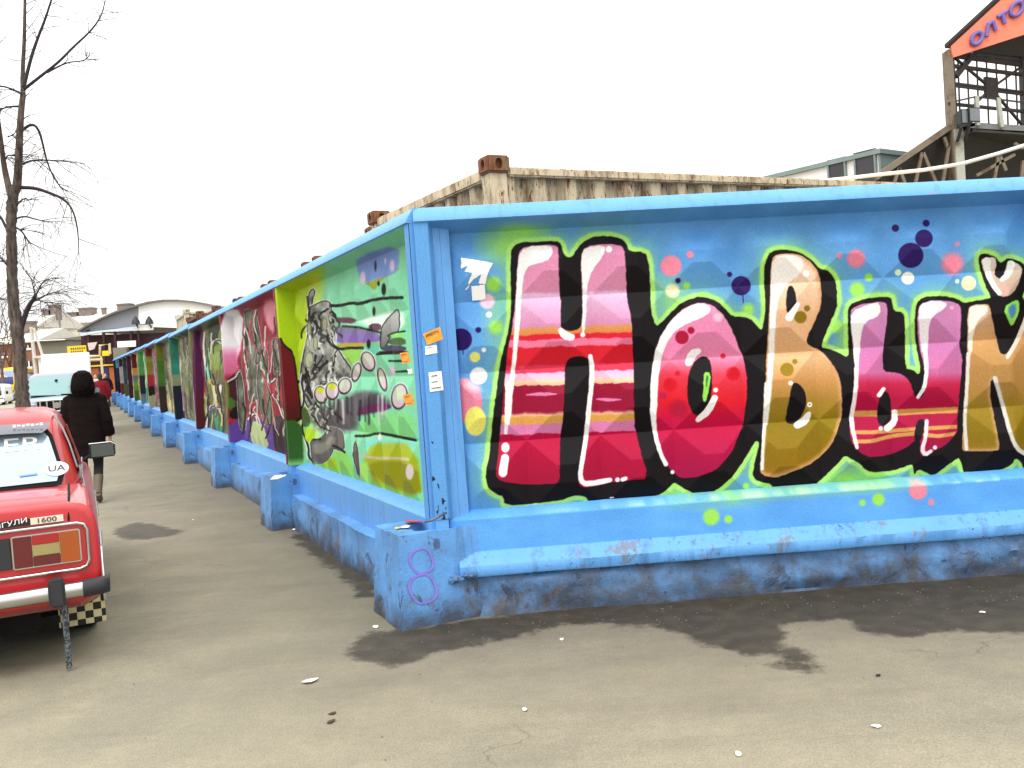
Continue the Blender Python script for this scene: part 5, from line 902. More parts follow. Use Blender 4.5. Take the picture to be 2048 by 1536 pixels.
def onwin(px, py):
    n = np.array([0, -up_[2], up_[1]]); nw = X25 * n[0] + D25 * n[1] + np.array([0, 0, n[2]]); P = np.array([car_o[0], car_o[1], 0]) + D25 * rs0[1] + np.array([0, 0, rs0[2]]); p = onplane(px, py, P, nw); d = p - np.array([car_o[0], car_o[1], 0]); return np.array([d @ X25, d @ D25, p[2]])
e_ = onwin(84, 886); text_part('window_lettering', 'ER', .155, e_, (1, 0, 0), up_, M_decal, rg, .001, 1.35, 'RIGHT'); 
u_ = onwin(113, 937); ov = MB().loft([[tuple(u_ + np.array([1, 0, 0]) * rr * .072 * math.cos(t) + up_ * rr * .058 * math.sin(t)) for t in np.linspace(0, 2 * math.pi, 24, endpoint=False)] for rr in (1, .98)]); ov.build('oval_sticker', M_decal, rg); nn_ = np.cross(np.array([1, 0, 0]), up_); text_part('sticker_letters', 'UA', .066, u_ + nn_ * .002, (1, 0, 0), up_, M_ink, rg, .0006, 1.1)
lb0 = onwin(57, 952); MB().prism([lb0 + np.array([a, 0, 0]) + up_ * b + nn_ * .001 for a, b in ((-.05, 0), (.05, .004), (.05, .016), (-.05, .012))], nn_ * .0008).build('blue_sticker', pm('blue_vinyl', (110, 150, 220), .5), rg)
vx = carpt(57, 849, rslope(1.31, .03)[0])[0]
for k_ in range(7): MB().box(vx - .09 + k_ * .026, vx - .09 + k_ * .026 + .018, rslope(1.312, .052)[0], rslope(1.312, .048)[0], 1.345 + .004 * (k_ % 2), 1.362 - .003 * (k_ % 3)).build('visor_print', M_decal, vo)
# boot lid edges: a shut line and a pressed ridge
MB().tube([(.66, .745, .968), (.665, .4, .962), (.665, .10, .945), (.66, .040, .905), (.655, .026, .83)], .006, 6).build('boot_shut_line', M_rubber, car, smooth=60); MB().tube([(-.66, .745, .968), (-.665, .4, .962), (-.665, .10, .945), (-.66, .040, .905)], .006, 6).build('boot_shut_line', M_rubber, car, smooth=60)
lid = MB(); lid.loft([[(x * .655, v, z + .012 * (1 - x ** 4)) for x in np.linspace(-1, 1, 13)] for v, z in ((.735, .958), (.5, .968), (.2, .958), (.075, .940), (.04, .905), (.026, .82))], cap=False, closed=False); lid.build('boot_lid', M_carred, car, smooth=50)
# rear panel fittings
vR = .026
def rp(px, py): q = carpt(px, py, vR); return q[0], q[2]
tl = rp(36, 1064); br = rp(160, 1110); x0, x1 = tl[0] + .0, br[0]; z1, z0 = .775, .605
x1 = .70; x0 = x1 - .33
lamp = MB().box(x0 - .008, x1 + .008, .010, .034, z0 - .008, z1 + .008, .006).build('tail_lamp', M_chrome, car)
M_lr = pm('dark_red_lens', (92, 10, 18), .3, coat=.4); M_lr2 = pm('red_lens', (160, 18, 24), .3, coat=.4); M_la = pm('amber_lens', (158, 72, 10), .3, coat=.4); M_lc = pm('cream_lens', (150, 136, 84), .3, coat=.4)
W_ = x1 - x0
for nm, a, b, c, d, m_ in (('red_lens', 0, .28, 0, 1, M_lr), ('red_lens', .285, .70, .70, 1, M_lr2), ('reverse_lens', .285, .70, .33, .695, M_lc), ('red_lens', .285, .70, 0, .325, M_lr), ('amber_lens', .705, 1, 0, 1, M_la)): MB().box(x0 + a * W_, x0 + b * W_, .002, .0095, z0 + c * (z1 - z0), z0 + d * (z1 - z0), .003).build(nm, m_, lamp)
lamp2 = MB().box(-x1 - .008, -x0 + .008, .010, .034, z0 - .008, z1 + .008, .006).build('tail_lamp', M_chrome, car)
for nm, a, b, c, d, m_ in (('red_lens', 0, .28, 0, 1, M_lr), ('reverse_lens', .285, .70, .33, .695, M_lc), ('amber_lens', .705, 1, 0, 1, M_la)): MB().box(-x0 - b * W_, -x0 - a * W_, .002, .0095, z0 + c * (z1 - z0), z0 + d * (z1 - z0), .003).build(nm, m_, lamp2)
MB().box(x0 - .10, x0 - .012, .012, .03, z0, z1, .004).build('lamp_blank', M_plastic, car)
MB().box(-.29, .195, .010, .028, .63, .75, .004).build('number_plate', pm('white_number_plate', (226, 230, 222), .4), car); MB().box(-.31, .215, .012, .0275, .61, .77, .004).build('plate_frame', pm('green_plate_frame', (70, 130, 80), .5), car)
tr_z1, tr_z0, tr_x = .815, .555, .745
MB().tube([(-tr_x + .05, .018, tr_z1), (tr_x - .05, .018, tr_z1), (tr_x - .015, .018, tr_z1 - .012), (tr_x, .02, tr_z1 - .045), (tr_x, .02, tr_z0 + .045), (tr_x - .015, .018, tr_z0 + .012), (tr_x - .05, .018, tr_z0), (-tr_x + .05, .018, tr_z0), (-tr_x, .02, tr_z0 + .04), (-tr_x, .02, tr_z1 - .04), (-tr_x + .05, .018, tr_z1)], .010, 8).build('chrome_trim', M_chrome, car, smooth=60)
bx0, bz = rp(15, 1040); bx1, _ = rp(126, 1030); bx1 = .63; bx0 = bx1 - .40
bd = MB().box(bx0, bx0 + .235, .012, .026, .836, .872).build('badge', pm('black_badge', (22, 22, 24), .4), car); bd2 = MB().box(bx0 + .236, bx1, .012, .026, .836, .872).build('badge', pm('silver_badge', (214, 206, 186), .4), car)
text_part('badge_letters', 'ЖИГУЛИ', .036, (bx0 + .117, .010, .854), (1, 0, .12), (0, 0, 1), M_decal, bd, .0008, 1.35); text_part('badge_letters', '1600', .038, (bx0 + .315, .010, .854), (1, 0, 0), (0, 0, 1), M_ink, bd2, .0008, 1.4)
bp = MB().loft([[(x, v - .0, .455 + .045 * math.sin(t)) if False else (x, v + .034 * math.cos(t), .455 + .043 * math.sin(t)) for t in np.linspace(0, 2 * math.pi, 14, endpoint=False)] for x, v in ((-.74, -.055), (-.4, -.075), (0, -.08), (.4, -.075), (.74, -.055))]).build('bumper', M_chrome, car, smooth=60)
for sg in (-1, 1):
    MB().loft([[(sg * x, v + a * math.cos(t), .455 + .05 * math.sin(t)) for t in np.linspace(0, 2 * math.pi, 12, endpoint=False)] for x, v, a in ((.70, -.060, .052), (.80, -.045, .052), (.838, -.005, .05), (.842, .10, .03))]).build('bumper_end', M_plastic, bp, smooth=50)
    MB().box(sg * .57 - .042, sg * .57 + .042, -.140, -.02, .385, .535, .014).build('overrider', M_plastic, bp)
MB().loft([[(x, -.118, .455), (x, -.124, .47), (x, -.118, .485)] for x in (-.7, -.35)]) 
MB().box(-.70, .70, .05, .10, .335, .42, .02).build('rear_valance', paint_mat('dull_red_valance', (120, 26, 30), .5, .6), car)
MB().tube([(.20, .55, .25), (.20, .10, .24), (.20, -.05, .235)], .032, 12, cap=False).tube([(.20, .50, .25), (.20, -.045, .235)], .026, 12).build('exhaust_pipe', pm('rusty_exhaust', (84, 60, 48), .6, .6), car, smooth=60)
k = NT('speckled_strap'); cb_ = k.n('ShaderNodeTexNoise'); cb_.inputs['Scale'].default_value = 90; k.l(k.co(), cb_.inputs['Vector']); k.base(k.ramp(cb_.outputs['Fac'], [(.45, tuple(lin((30, 34, 36)))), (.55, tuple(lin((92, 102, 108))))])); k.set(rough=.7)
MB().box(.582, .612, -.030, -.018, .012, .42).build('static_strap', k.m, car)
def checker_mat():
    k = NT('checker_mud_flap'); c = k.n('ShaderNodeTexChecker'); c.inputs['Scale'].default_value = 1 / .047; mp = k.n('ShaderNodeMapping'); mp.inputs['Location'].default_value = (.013, .02, .02); k.l(k.co(), mp.inputs[0]); k.l(mp.outputs[0], c.inputs['Vector']); c.inputs['Color1'].default_value = (*lin((208, 200, 150)), 1); c.inputs['Color2'].default_value = (*lin((26, 24, 22)), 1)
    k.base(k.mix(k.ramp(k.noise(9, 6), [(.5, 0.0), (.8, .7)]), c.outputs[0], tuple(lin((60, 52, 44))))); k.set(rough=.7); return k.m
for sg in (-1, 1): MB().box(sg * .675 - .135, sg * .675 + .135, .655, .667, .085, .345, .004).build('mud_flap', checker_mat() if sg == 1 else M_rubber, car)
for u in (-.68, .68):
    wheel(car, u, .98, .285, .285, .165); wheel(car, u, 3.42, .285, .285, .165)
    MB().tube([(math.copysign(.812, u), .98 + .34 * math.cos(t), .27 + .34 * math.sin(t)) for t in np.linspace(-.15, math.pi + .15, 20)], .010, 6).build('arch_trim', M_chrome, car, smooth=60)
MB().tube([(.812, .06, .665), (.816, .62, .665)], .009, 6).tube([(.816, 1.36, .665), (.812, 3.05, .665)], .009, 6).build('side_trim', M_chrome, car, smooth=60)
MB().tube([(.745, .72, .955), (.735, 1.2, .965), (.738, 2.9, .965)], .012, 6).build('belt_trim', M_chrome, car, smooth=60); MB().tube([(.716, .845, 1.06), (.68, .99, 1.21), (.645, 1.10, 1.315), (.60, 1.24, 1.39), (.575, 1.6, 1.40), (.575, 2.3, 1.40), (.62, 2.55, 1.35)], .007, 6).build('rain_gutter', pm('dull_grey_metal', (120, 116, 112), .4, .6), car, smooth=60)
for sg in (-1, 1):
    sw = MB(); Z = [(1.0, .731, 1.05, 2.85), (1.15, .695, 1.12, 2.68), (1.30, .652, 1.22, 2.55)]
    sw.loft([[(sg * (w_ + .004), a + (b - a) * t, z) for t in (0, .25, .5, .75, 1)] for z, w_, a, b in Z], cap=False, closed=False).build('side_window', M_gdark, car); MB().prism([(sg * (.731 + .006), 1.82, 1.0), (sg * (.731 + .006), 1.90, 1.0), (sg * (.652 + .006), 1.90, 1.30), (sg * (.652 + .006), 1.82, 1.30)], (sg * .006, 0, .002)).build('door_pillar', M_carred, car)
    MB().box(sg * .806 - .012, sg * .806 + .012, 1.45, 1.62, .80, .83, .005).build('door_handle', M_chrome, car)
mr_ = carpt(150, 905, 2.62); mm = MB().loft([[(x, 2.62 + dv_, mr_[2] + zz) for x, zz in ((.80, -.065), (.985, -.06), (1.0, -.04), (1.0, .04), (.98, .062), (.80, .062))] for dv_ in (0, .06)]).build('door_mirror', M_plastic, car); MB().box(.815, .985, 2.612, 2.618, mr_[2] - .052, mr_[2] + .05).build('mirror_glass', glass_mat('mirror_glass', (96, 104, 112), .05, .9), mm); MB().tube([(.80, 2.617, mr_[2] + .058), (.97, 2.617, mr_[2] + .06), (.996, 2.617, mr_[2] + .04), (.996, 2.617, mr_[2] - .04)], .005, 6).build('mirror_trim', M_chrome, mm); MB().tube([(.74, 2.66, .96), (.82, 2.65, mr_[2] - .03)], .016, 6).build('mirror_stalk', M_plastic, mm)
ws = MB(); ws.loft([[(x * w_, v, z) for x in np.linspace(-1, 1, 9)] for z, v, w_ in ((.98, 2.985, .62), (1.15, 2.80, .60), (1.32, 2.615, .55))], cap=False, closed=False).build('windscreen', M_gdark, car)
for sg in (-1, 1): MB().tube([(sg * .55, 4.0, .66), (sg * .55, 4.06, .66)], [.085, .075], 16).build('headlight', M_lampglass, car, smooth=40)
MB().box(-.42, .42, 4.02, 4.05, .55, .76).build('grille', M_plastic, car); MB().box(-.8, .8, 4.05, 4.12, .40, .50, .02).build('bumper', M_chrome, car)
# ================================================================ SILVER OFF-ROADER facing the camera
def suv():
    D = 27.0; c = ony(117, 800, D); zg = float(gz(D)); e = empty('silver_off_roader', (c[0], D, zg), A25 + math.pi, 'silver off-road car with a chrome grille parked facing the camera', 'car')
    P_ = paint_mat('silver_car_paint', (112, 124, 140), .35, .35)
    # local +y points to the rear of the picture's car front: front at y=+2.4
    def ring(v, w, zb, zt): hp_ = [(0, zb), (.85 * w, zb), (w, zb + .15), (w + .01, .75), (w, zt - .12), (w - .05, zt - .03), (w - .16, zt), (0, zt + .02)]; return [(a, v, b) for a, b in hp_] + [(-a, v, b) for a, b in hp_[-2:0:-1]]
    b = MB().loft([ring(*a) for a in ((-2.35, .84, .6, 1.1), (-2.2, .9, .45, 1.2), (0, .93, .4, 1.18), (1.0, .93, .4, 1.15), (1.8, .92, .42, 1.17), (2.2, .89, .45, 1.13), (2.38, .82, .5, 1.06), (2.42, .76, .55, .97))]).build('body', P_, e, smooth=40)
    def gr(z, v0, v1, w): return [(x, y, z) for x, y, _ in ell(0, (v0 + v1) / 2, 0, w, (v1 - v0) / 2, 40, 7)]
    MB().loft([gr(*a) for a in ((1.12, -2.3, 1.25, .86), (1.4, -2.25, .95, .80), (1.65, -2.15, .68, .74), (1.78, -2.05, .5, .69), (1.84, -1.9, .3, .60), (1.86, -1.5, 0, .45))]).build('cabin', P_, e, smooth=40)
    MB().loft([[(x * w_, v, z) for x in np.linspace(-1, 1, 9)] for z, v, w_ in ((1.20, 1.185, .77), (1.45, .925, .735), (1.72, .635, .66))], cap=False, closed=False).build('windscreen', glass_mat('pale_windscreen', (112, 150, 150), .1, .0), e)
    MB().tube([(-.75, 1.22, 1.19), (-.1, 1.215, 1.215)], .02, 6).tube([(.02, 1.22, 1.19), (.66, 1.215, 1.225)], .02, 6).build('wiper', M_rubber, e)
    MB().tube([(-.02, .82, 1.62), (.02, .76, 1.62)], .03, 8).build('rear_mirror', M_rubber, e)
    g_ = MB().box(-.47, .47, 2.36, 2.44, .80, 1.08).build('grille', M_rubber, e)
    for x in np.linspace(-.40, .40, 6): MB().box(x - .018, x + .018, 2.441, 2.47, .81, 1.07).build('grille_slat', M_chrome, g_)
    MB().tube([(-.48, 2.45, 1.09), (.48, 2.45, 1.09)], .03, 8).tube([(-.48, 2.45, .79), (.48, 2.45, .79)], .03, 8).tube([(-.48, 2.45, .79), (-.48, 2.45, 1.1)], .024, 8).tube([(.48, 2.45, .79), (.48, 2.45, 1.1)], .024, 8).build('grille_frame', M_chrome, g_); MB().tube([(-.0, 2.46, .95), (.0, 2.49, .95)], .085, 14).build('emblem', M_chrome, g_, smooth=40)
    for sg in (-1, 1):
        MB().loft([[(sg * (.68 + a * .17), y, .95 + b_ * .11) for a, b_ in ((-1, -.7), (0, -1), (1, -.5), (1, .6), (0, 1), (-1, .7))] for y in (2.25, 2.405)]).build('headlight', pm('headlight_lens', (222, 230, 230), .1, coat=1), e, smooth=40)
        MB().box(sg * 1.0 - .10, sg * 1.0 + .10, .95, 1.05, 1.18, 1.34, .03).build('door_mirror', P_, e)
        MB().loft([[(sg * (w_ + .01), a + (b_ - a) * t, z) for t in (0, .5, 1)] for z, w_, a, b_ in ((1.22, .845, -2.0, 1.0), (1.68, .735, -1.9, .55))], cap=False, closed=False).build('side_window', M_gdark, e)
        for v in (-1.45, 1.45): wheel(e, sg * .80, v, .37, .37, .24)
    MB().box(-.88, .88, 2.35, 2.52, .38, .66, .05).build('bumper', P_, e); MB().box(-.27, .27, 2.522, 2.535, .50, .60).build('number_plate', pm('white_number_plate', (226, 230, 222), .4), e)
    MB().tube([(.80, .9, 1.15), (.95, .3, 2.1)], .006, 5).build('aerial', M_rubber, e); return e
suv()
# ================================================================ PEOPLE
def remesh(mb, name, mat, parent, vox=.014, smooth_it=3, mats=None, pick=None):
    o = mb.build(name, None, parent); m = o.modifiers.new('r', 'REMESH'); m.mode = 'VOXEL'; m.voxel_size = vox
    if smooth_it: s_ = o.modifiers.new('s', 'SMOOTH'); s_.iterations = smooth_it; s_.factor = .5
    bpy.context.view_layer.update(); me = bpy.data.meshes.new_from_object(o.evaluated_get(bpy.context.evaluated_depsgraph_get())); o.modifiers.clear(); o.data = me; me.materials.clear()
    for q in (mats or [mat]): me.materials.append(q)
    if pick:
        for f in me.polygons: f.material_index = pick(f.center)
    me.shade_smooth(); return o
M_skin = pm('skin', (206, 150, 124), .55, var=.06)
def hand(mb, wrist, dirv, side, s=1.0):
    """palm with four unequal bent fingers and a thumb, hanging relaxed"""
    w_ = Vector(wrist); d = Vector(dirv).normalized(); a = Vector((0, 1, 0)); b = d.cross(a).normalized(); a = b.cross(d)
    mb.loft([[w_ + d * t * s + a * (x * wd * s) + b * (y * th * s) for x, y in ((-1, -.6), (-.4, -1), (.4, -1), (1, -.6), (1, .6), (.4, 1), (-.4, 1), (-1, .6))] for t, wd, th in ((-.02, .024, .02), (.03, .036, .016), (.085, .04, .014))])
    for i, L in enumerate((.062, .075, .07, .055)):
        o = w_ + d * .08 * s + a * ((i - 1.5) * .02 * s); k = b * side; mb.tube([o, o + d * L * .5 * s + k * .006 * s, o + d * L * .85 * s + k * .022 * s, o + d * L * s + k * .036 * s], [.0095 * s, .009 * s, .008 * s, .006 * s], 6)
    o = w_ + d * .02 * s - a * .03 * s * -1; mb.tube([o, o + d * .03 * s + a * .022 * s, o + d * .065 * s + a * .026 * s], [.011 * s, .0105 * s, .008 * s], 6)
def person(loc, rz, label, coat_c, trouser_c, boot_c, hood=True, vox=.014, coat_len=.60, hair_c=(40, 30, 26), bag=None, group='people walking along the fence'):
    e = empty('person', loc, rz, label, 'person', group); MT, MC, MBt = pm('trousers_%d_%d_%d' % trouser_c, trouser_c, .85), pm('coat_%d_%d_%d' % coat_c, coat_c, .95, var=.3, scale=14, bump=.4, bscale=18, spec=.1), pm('boots_%d_%d_%d' % boot_c, boot_c, .6)
    b = MB()   # body: walks towards +y, left foot planted, right heel lifting behind
    hipL, hipR = (-.10, 0, .90), (.10, 0, .90); kL, aL = (-.095, .07, .50), (-.09, .04, .09); kR, aR = (.10, .06, .50), (.11, -.22, .16)
    for h_, k_, a_ in ((hipL, kL, aL), (hipR, kR, aR)): b.tube([h_, tuple((np.array(h_) + k_) / 2), k_, tuple((np.array(k_) * .6 + np.array(a_) * .4)), a_], [.095, .085, .062, .060, .042], 14)
    b.tube([(-.09, -.01, .05), (-.09, .08, .045), (-.09, .15, .04)], [.045, .042, .03], 10); b.tube([(.11, -.24, .14), (.11, -.18, .07), (.11, -.12, .03)], [.042, .042, .03], 10)
    b.loft([ell(0, 0, z, rx, ry, 18) for z, rx, ry in ((.84, .16, .11), (.95, .175, .12), (1.10, .15, .105), (1.28, .175, .115), (1.40, .18, .10), (1.46, .09, .07))]); b.tube([(0, 0, 1.42), (0, .015, 1.54)], .052, 12)
    b.loft([ell(0, cy, z, rx, ry, 18) for z, rx, ry, cy in ((1.49, .045, .05, .02), (1.53, .062, .078, .02), (1.60, .074, .095, .01), (1.67, .074, .096, 0), (1.72, .055, .072, 0), (1.745, .02, .03, 0))]); b.tube([(0, .09, 1.60), (0, .125, 1.575)], [.010, .014], 6); b.tube([(-.025, .095, 1.545), (.025, .095, 1.545)], .009, 6)
    for sg in (-1, 1): b.tube([(sg * .074, 0, 1.63), (sg * .088, -.012, 1.60)], [.014, .016], 6)
    arm = {}
    for sg in (-1, 1):
        sh, el_, wr = (sg * .19, 0, 1.38), (sg * .265, -.035 if sg > 0 else .0, 1.10), (sg * .275, .03 if sg > 0 else .08, .86); arm[sg] = (sh, el_, wr); b.tube([sh, tuple((np.array(sh) + el_) / 2), el_, tuple((np.array(el_) + wr) / 2), wr], [.055, .048, .040, .036, .026], 12); hand(b, wr, np.array(wr) - el_, -sg)
    remesh(b, 'body', None, e, vox * .75, 2, [MT, M_skin, pm('lips_brow', (90, 60, 52), .7)], lambda c: 1 if (c.z > 1.44 or (c.z < .885 and abs(c.x) > .215)) else 0)
    c = MB(); zb = coat_len
    c.loft([ell(0, cy, z, rx, ry, 26, 2.3) for z, rx, ry, cy in ((zb, .235, .165, 0), (zb + .12, .232, .165, 0), (.93, .222, .16, -.005), (1.05, .205, .15, -.01), (1.18, .212, .15, -.01), (1.30, .222, .15, -.01), (1.38, .205, .14, -.01), (1.44, .14, .115, -.005), (1.49, .10, .10, 0))])
    for sg in (-1, 1):
        sh, el_, wr = arm[sg]; c.tube([(sg * .15, 0, 1.385), sh, tuple((np.array(sh) + el_) / 2), el_, tuple((np.array(el_) + wr) / 2), (wr[0], wr[1], wr[2] + .02)], [.085, .088, .082, .075, .070, .066], 14)
    co_ = remesh(c, 'coat', MC, e, vox, 2)
    for v in co_.data.vertices: q = v.co; f_ = .004 * mnoise.noise(Vector((q.x * 7, q.y * 7, q.z * 22))) + .012 * mnoise.noise(Vector((q.x * 4 + 5, q.y * 4, q.z * 9))); d_ = Vector((q.x, q.y, 0)); v.co += (d_.normalized() if d_.length > 1e-4 else d_) * f_
    if hood:
        hd = MB().loft([ell(0, cy, z, rx, ry, 20) for z, rx, ry, cy in ((1.42, .10, .10, -.01), (1.455, .135, .135, -.03), (1.50, .152, .155, -.04), (1.55, .150, .16, -.04), (1.61, .142, .158, -.03), (1.68, .128, .145, -.02), (1.735, .10, .115, -.015), (1.77, .04, .05, -.01))]); remesh(hd, 'hood', MC, e, vox, 2)
        fur = MB()
        for k in range(900):
            t = random.uniform(0, 2 * math.pi); zz = random.uniform(1.46, 1.74); rr = .155 if zz < 1.58 else .15 - (zz - 1.58) * .4; q = Vector((rr * math.cos(t), -.025 + rr * 1.06 * math.sin(t), zz)); o_ = Vector((math.cos(t), math.sin(t), random.uniform(-.6, .4))) * .045; s_ = Vector((-math.sin(t), math.cos(t), 0)) * .006; fur.add([q + s_, q - s_, q + o_], [(0, 1, 2)])
        fur.build('hood_fur', MC, e, fix=False)
    else:
        hr = MB().loft([ell(0, cy, z, rx, ry, 18) for z, rx, ry, cy in ((1.50, .055, .05, -.05), (1.58, .082, .085, -.03), (1.66, .086, .098, -.015), (1.73, .068, .082, -.01), (1.765, .02, .03, -.01))]); hr.build('hair', pm('hair_%d' % hair_c[0], hair_c, .7), e, smooth=60)
    bt = MB(); bt.tube([tuple(np.array(kL) * .55 + np.array(aL) * .45), aL, (-.09, .03, .06)], [.066, .052, .056], 14); bt.tube([(-.09, -.03, .045), (-.09, .07, .045), (-.09, .17, .035)], [.052, .05, .036], 10); remesh(bt, 'boot', MBt, e, .011, 1)
    bt = MB(); bt.tube([tuple(np.array(kR) * .55 + np.array(aR) * .45), aR, (.11, -.235, .13)], [.066, .052, .056], 14); bt.tube([(.11, -.26, .14), (.11, -.19, .065), (.11, -.11, .03)], [.050, .05, .034], 10); remesh(bt, 'boot', MBt, e, .011, 1)
    if bag: MB().loft([ell(.33, .03, z, rx, ry, 12, 3) for z, rx, ry in ((.45, .12, .06), (.55, .14, .08), (.72, .11, .06), (.80, .03, .02))]).build('carrier_bag', bag, None)
    return e
pp = onz(186, 1004); person((pp[0], pp[1], 0), A25 * .6, 'person in a dark hooded coat, black trousers and brown boots walking away', (24, 17, 17), (18, 18, 22), (92, 78, 60))
for (px, D_, lb_, cc_, tc_, hd) in ((201, 33, 'person in a wine red jacket further along the fence', (120, 30, 40), (30, 28, 30), False), (192, 44, 'distant person in a pale top near the fence end', (206, 198, 190), (40, 40, 48), False), (212, 47, 'distant person in dark clothes standing close to the fence end', (30, 30, 40), (26, 26, 30), False)):
    q = ony(px, 770, D_); person((q[0], D_, float(gz(D_))), A25 + (math.pi if D_ > 40 else 0), lb_, cc_, tc_, (40, 34, 30), hd, .03, .78)
wb_ = ony(205, 792, 15.5); o = MB().loft([ell(0, 0, z, rx, ry, 14, 3) for z, rx, ry in ((0, .13, .07), (.08, .16, .09), (.25, .15, .08), (.33, .05, .03), (.36, .09, .02))]).build('carrier_bag', M_litter, None, smooth=60); q = onz(208, 812 + 100, 0); o.location = (wb_[0], wb_[1], wb_[2] - .2); 
bpy.data.objects.remove(o)
# ================================================================ TREES
def bark(name, rgb):
    k = NT(name); co = k.co(); mp = k.n('ShaderNodeMapping'); mp.inputs['Scale'].default_value = (6, 6, 1.2); k.l(co, mp.inputs[0]); n1 = k.noise(3, 8, .65, mp.outputs[0]); c = lin(rgb); k.base(k.mix(k.ramp(n1, [(.35, 0.0), (.65, 1.0)]), tuple(c * .35), tuple(c * 1.7))); k.set(rough=.9, spec=.2); k.bump(n1, .7, .03); return k.m
M_bark = bark('grey_brown_bark', (86, 76, 70)); M_twig = pm('dark_twig', (48, 38, 42), .9); M_bark2 = bark('far_bark', (92, 76, 70))
def smooth3(P, it=2):
    P = np.asarray(P, float)
    for _ in range(it):
        a, b = P[:-1], P[1:]; P = np.vstack([P[:1], np.stack([a * .75 + b * .25, a * .25 + b * .75], 1).reshape(-1, P.shape[1]), P[-1:]])
    return P
TY = 16.0; TG = np.random.default_rng(12)
def T(pts): return [(x / 2.56, y / 2.56) for x, y in pts]
tb = ony(46, 812, TY); tree = empty('street_tree', (tb[0], TY, float(gz(TY))), 0, 'bare tall street tree with drooping twigs at the left edge', 'tree'); TO = np.array(tree.location)
def limb(pts, r0, r1, wig=.5, seed=0):
    """pts photograph pixels -> 3D limb with real depth"""
    g = np.random.default_rng(seed); n = len(pts); dy = np.cumsum(g.normal(0, wig, n)) * np.linspace(0, 1, n); P = np.array([ony(x, y, TY + d) for (x, y), d in zip(pts, dy)]); rr = np.linspace(r0, r1, n); Q_ = smooth3(np.column_stack([P, rr])); return Q_
trunk_px = [(47, 905), (46, 812), (42, 760), (39, 700), (33, 655), (27, 610), (24, 560), (24, 508), (22, 460), (24, 400), (33, 372)]
tr_r = [.125, .118, .112, .108, .104, .098, .090, .084, .082, .095, .075]
Pt = np.array([ony(x, y, TY) for x, y in trunk_px]); Pt[0][2] = -.05; Pt[0][:2] = Pt[1][:2]; Qt = smooth3(np.column_stack([Pt, tr_r]), 3); Qt[:, 3] *= 1 + .10 * np.random.default_rng(4).normal(0, 1, len(Qt)).clip(-1, 1); mbt = MB().tube(Qt[:, :3] - TO, list(Qt[:, 3]), 14)
leaders = [(T([(85, 965), (92, 900), (98, 760), (105, 600), (118, 480)]), .075, .045, .1), (T([(118, 480), (115, 380), (125, 200), (128, 0), (128, -200), (140, -420)]), .042, .012, .2), (T([(55, 1000), (40, 940), (20, 850), (5, 720), (-10, 600), (-45, 400), (-80, 150)]), .06, .015, .2)]
for pts, a, b, w_ in leaders:
    q = limb(pts, a, b, w_, len(pts)); mbt.tube(q[:, :3] - TO, list(q[:, 3]), 10)
mbt.build('trunk', M_bark, tree, smooth=60)
br = [(T([(122, 445), (160, 290), (195, 190), (235, 90), (262, 0), (295, -90), (330, -240)]), .032, .008), (T([(125, 455), (215, 385), (310, 310), (370, 245), (470, 155), (520, 80), (540, 0), (548, -60)]), .028, .006), (T([(240, 372), (300, 340), (350, 318), (430, 312), (455, 290), (460, 265)]), .018, .005), (T([(95, 960), (180, 962), (260, 990), (330, 1020), (375, 1075), (400, 1180), (402, 1290)]), .034, .007), (T([(112, 668), (165, 630), (200, 665), (220, 740), (240, 830), (280, 920), (325, 975)]), .026, .010), (T([(110, 842), (170, 818), (300, 822), (430, 838)]), .020, .006), (T([(75, 1122), (125, 1105), (190, 1125), (240, 1135), (305, 1136)]), .018, .005), (T([(108, 480), (60, 455), (0, 437), (-80, 470)]), .02, .008), (T([(102, 545), (50, 545), (0, 560), (-60, 620)]), .02, .008), (T([(72, 1160), (110, 1180), (135, 1220), (155, 1245)]), .016, .012), (T([(85, 1050), (115, 1020), (135, 1015)]), .016, .010), (T([(40, 700), (70, 690), (90, 660)]), .012, .006), (T([(20, 830), (40, 790), (75, 800)]), .014, .008),
 ([(40, 662), (47, 640), (57, 612), (68, 598), (71, 590)], .052, .03), ([(71, 592), (67, 575), (62, 555)], .016, .007), ([(72, 590), (80, 574), (88, 560), (112, 556)], .016, .005), ([(70, 600), (84, 594), (98, 587), (115, 583)], .016, .005), ([(76, 598), (84, 604), (104, 606), (128, 608)], .012, .004), ([(30, 597), (10, 600), (-20, 592)], .01, .005), ([(22, 470), (12, 455), (0, 430), (-20, 420)], .03, .015), ([(20, 540), (8, 520), (-10, 510)], .02, .01), ([(260, 372 - 340), (262, 30)], .001, .001)]
mbb = MB(); tw = MB()
def twigs(q, n, g, L0, depth=0):
    for _ in range(n):
        i = g.integers(len(q) // 4, len(q)); p = q[i, :3]; d = g.normal(0, 1, 3); d[2] = d[2] * .5 - .15; d[1] *= .6; t_ = q[min(i + 1, len(q) - 1), :3] - q[max(i - 1, 0), :3]; t_ = t_ / (np.linalg.norm(t_) + 1e-9); d = d / np.linalg.norm(d) * .8 + t_ * .8; d /= np.linalg.norm(d); L = L0 * g.uniform(.4, 1.3); pts = [p]
        for k in range(5): d = d + g.normal(0, .16, 3) + np.array([0, 0, -.10]); d /= np.linalg.norm(d); pts.append(pts[-1] + d * L / 5)
        r0 = min(q[i, 3] * .6, .0065); qq = np.column_stack([np.array(pts), np.linspace(r0, .0018, 6)]); tw.tube(qq[:, :3] - TO, list(qq[:, 3]), 4, cap=False)
        if depth < 1: twigs(qq, 3, g, L * .5, depth + 1)
for k, (pts, a, b) in enumerate(br[:-1]):
    q = limb(pts, a, b, .12, 30 + k); mbb.tube(q[:, :3] - TO, list(q[:, 3]), 8); twigs(q, 12, TG, .8)
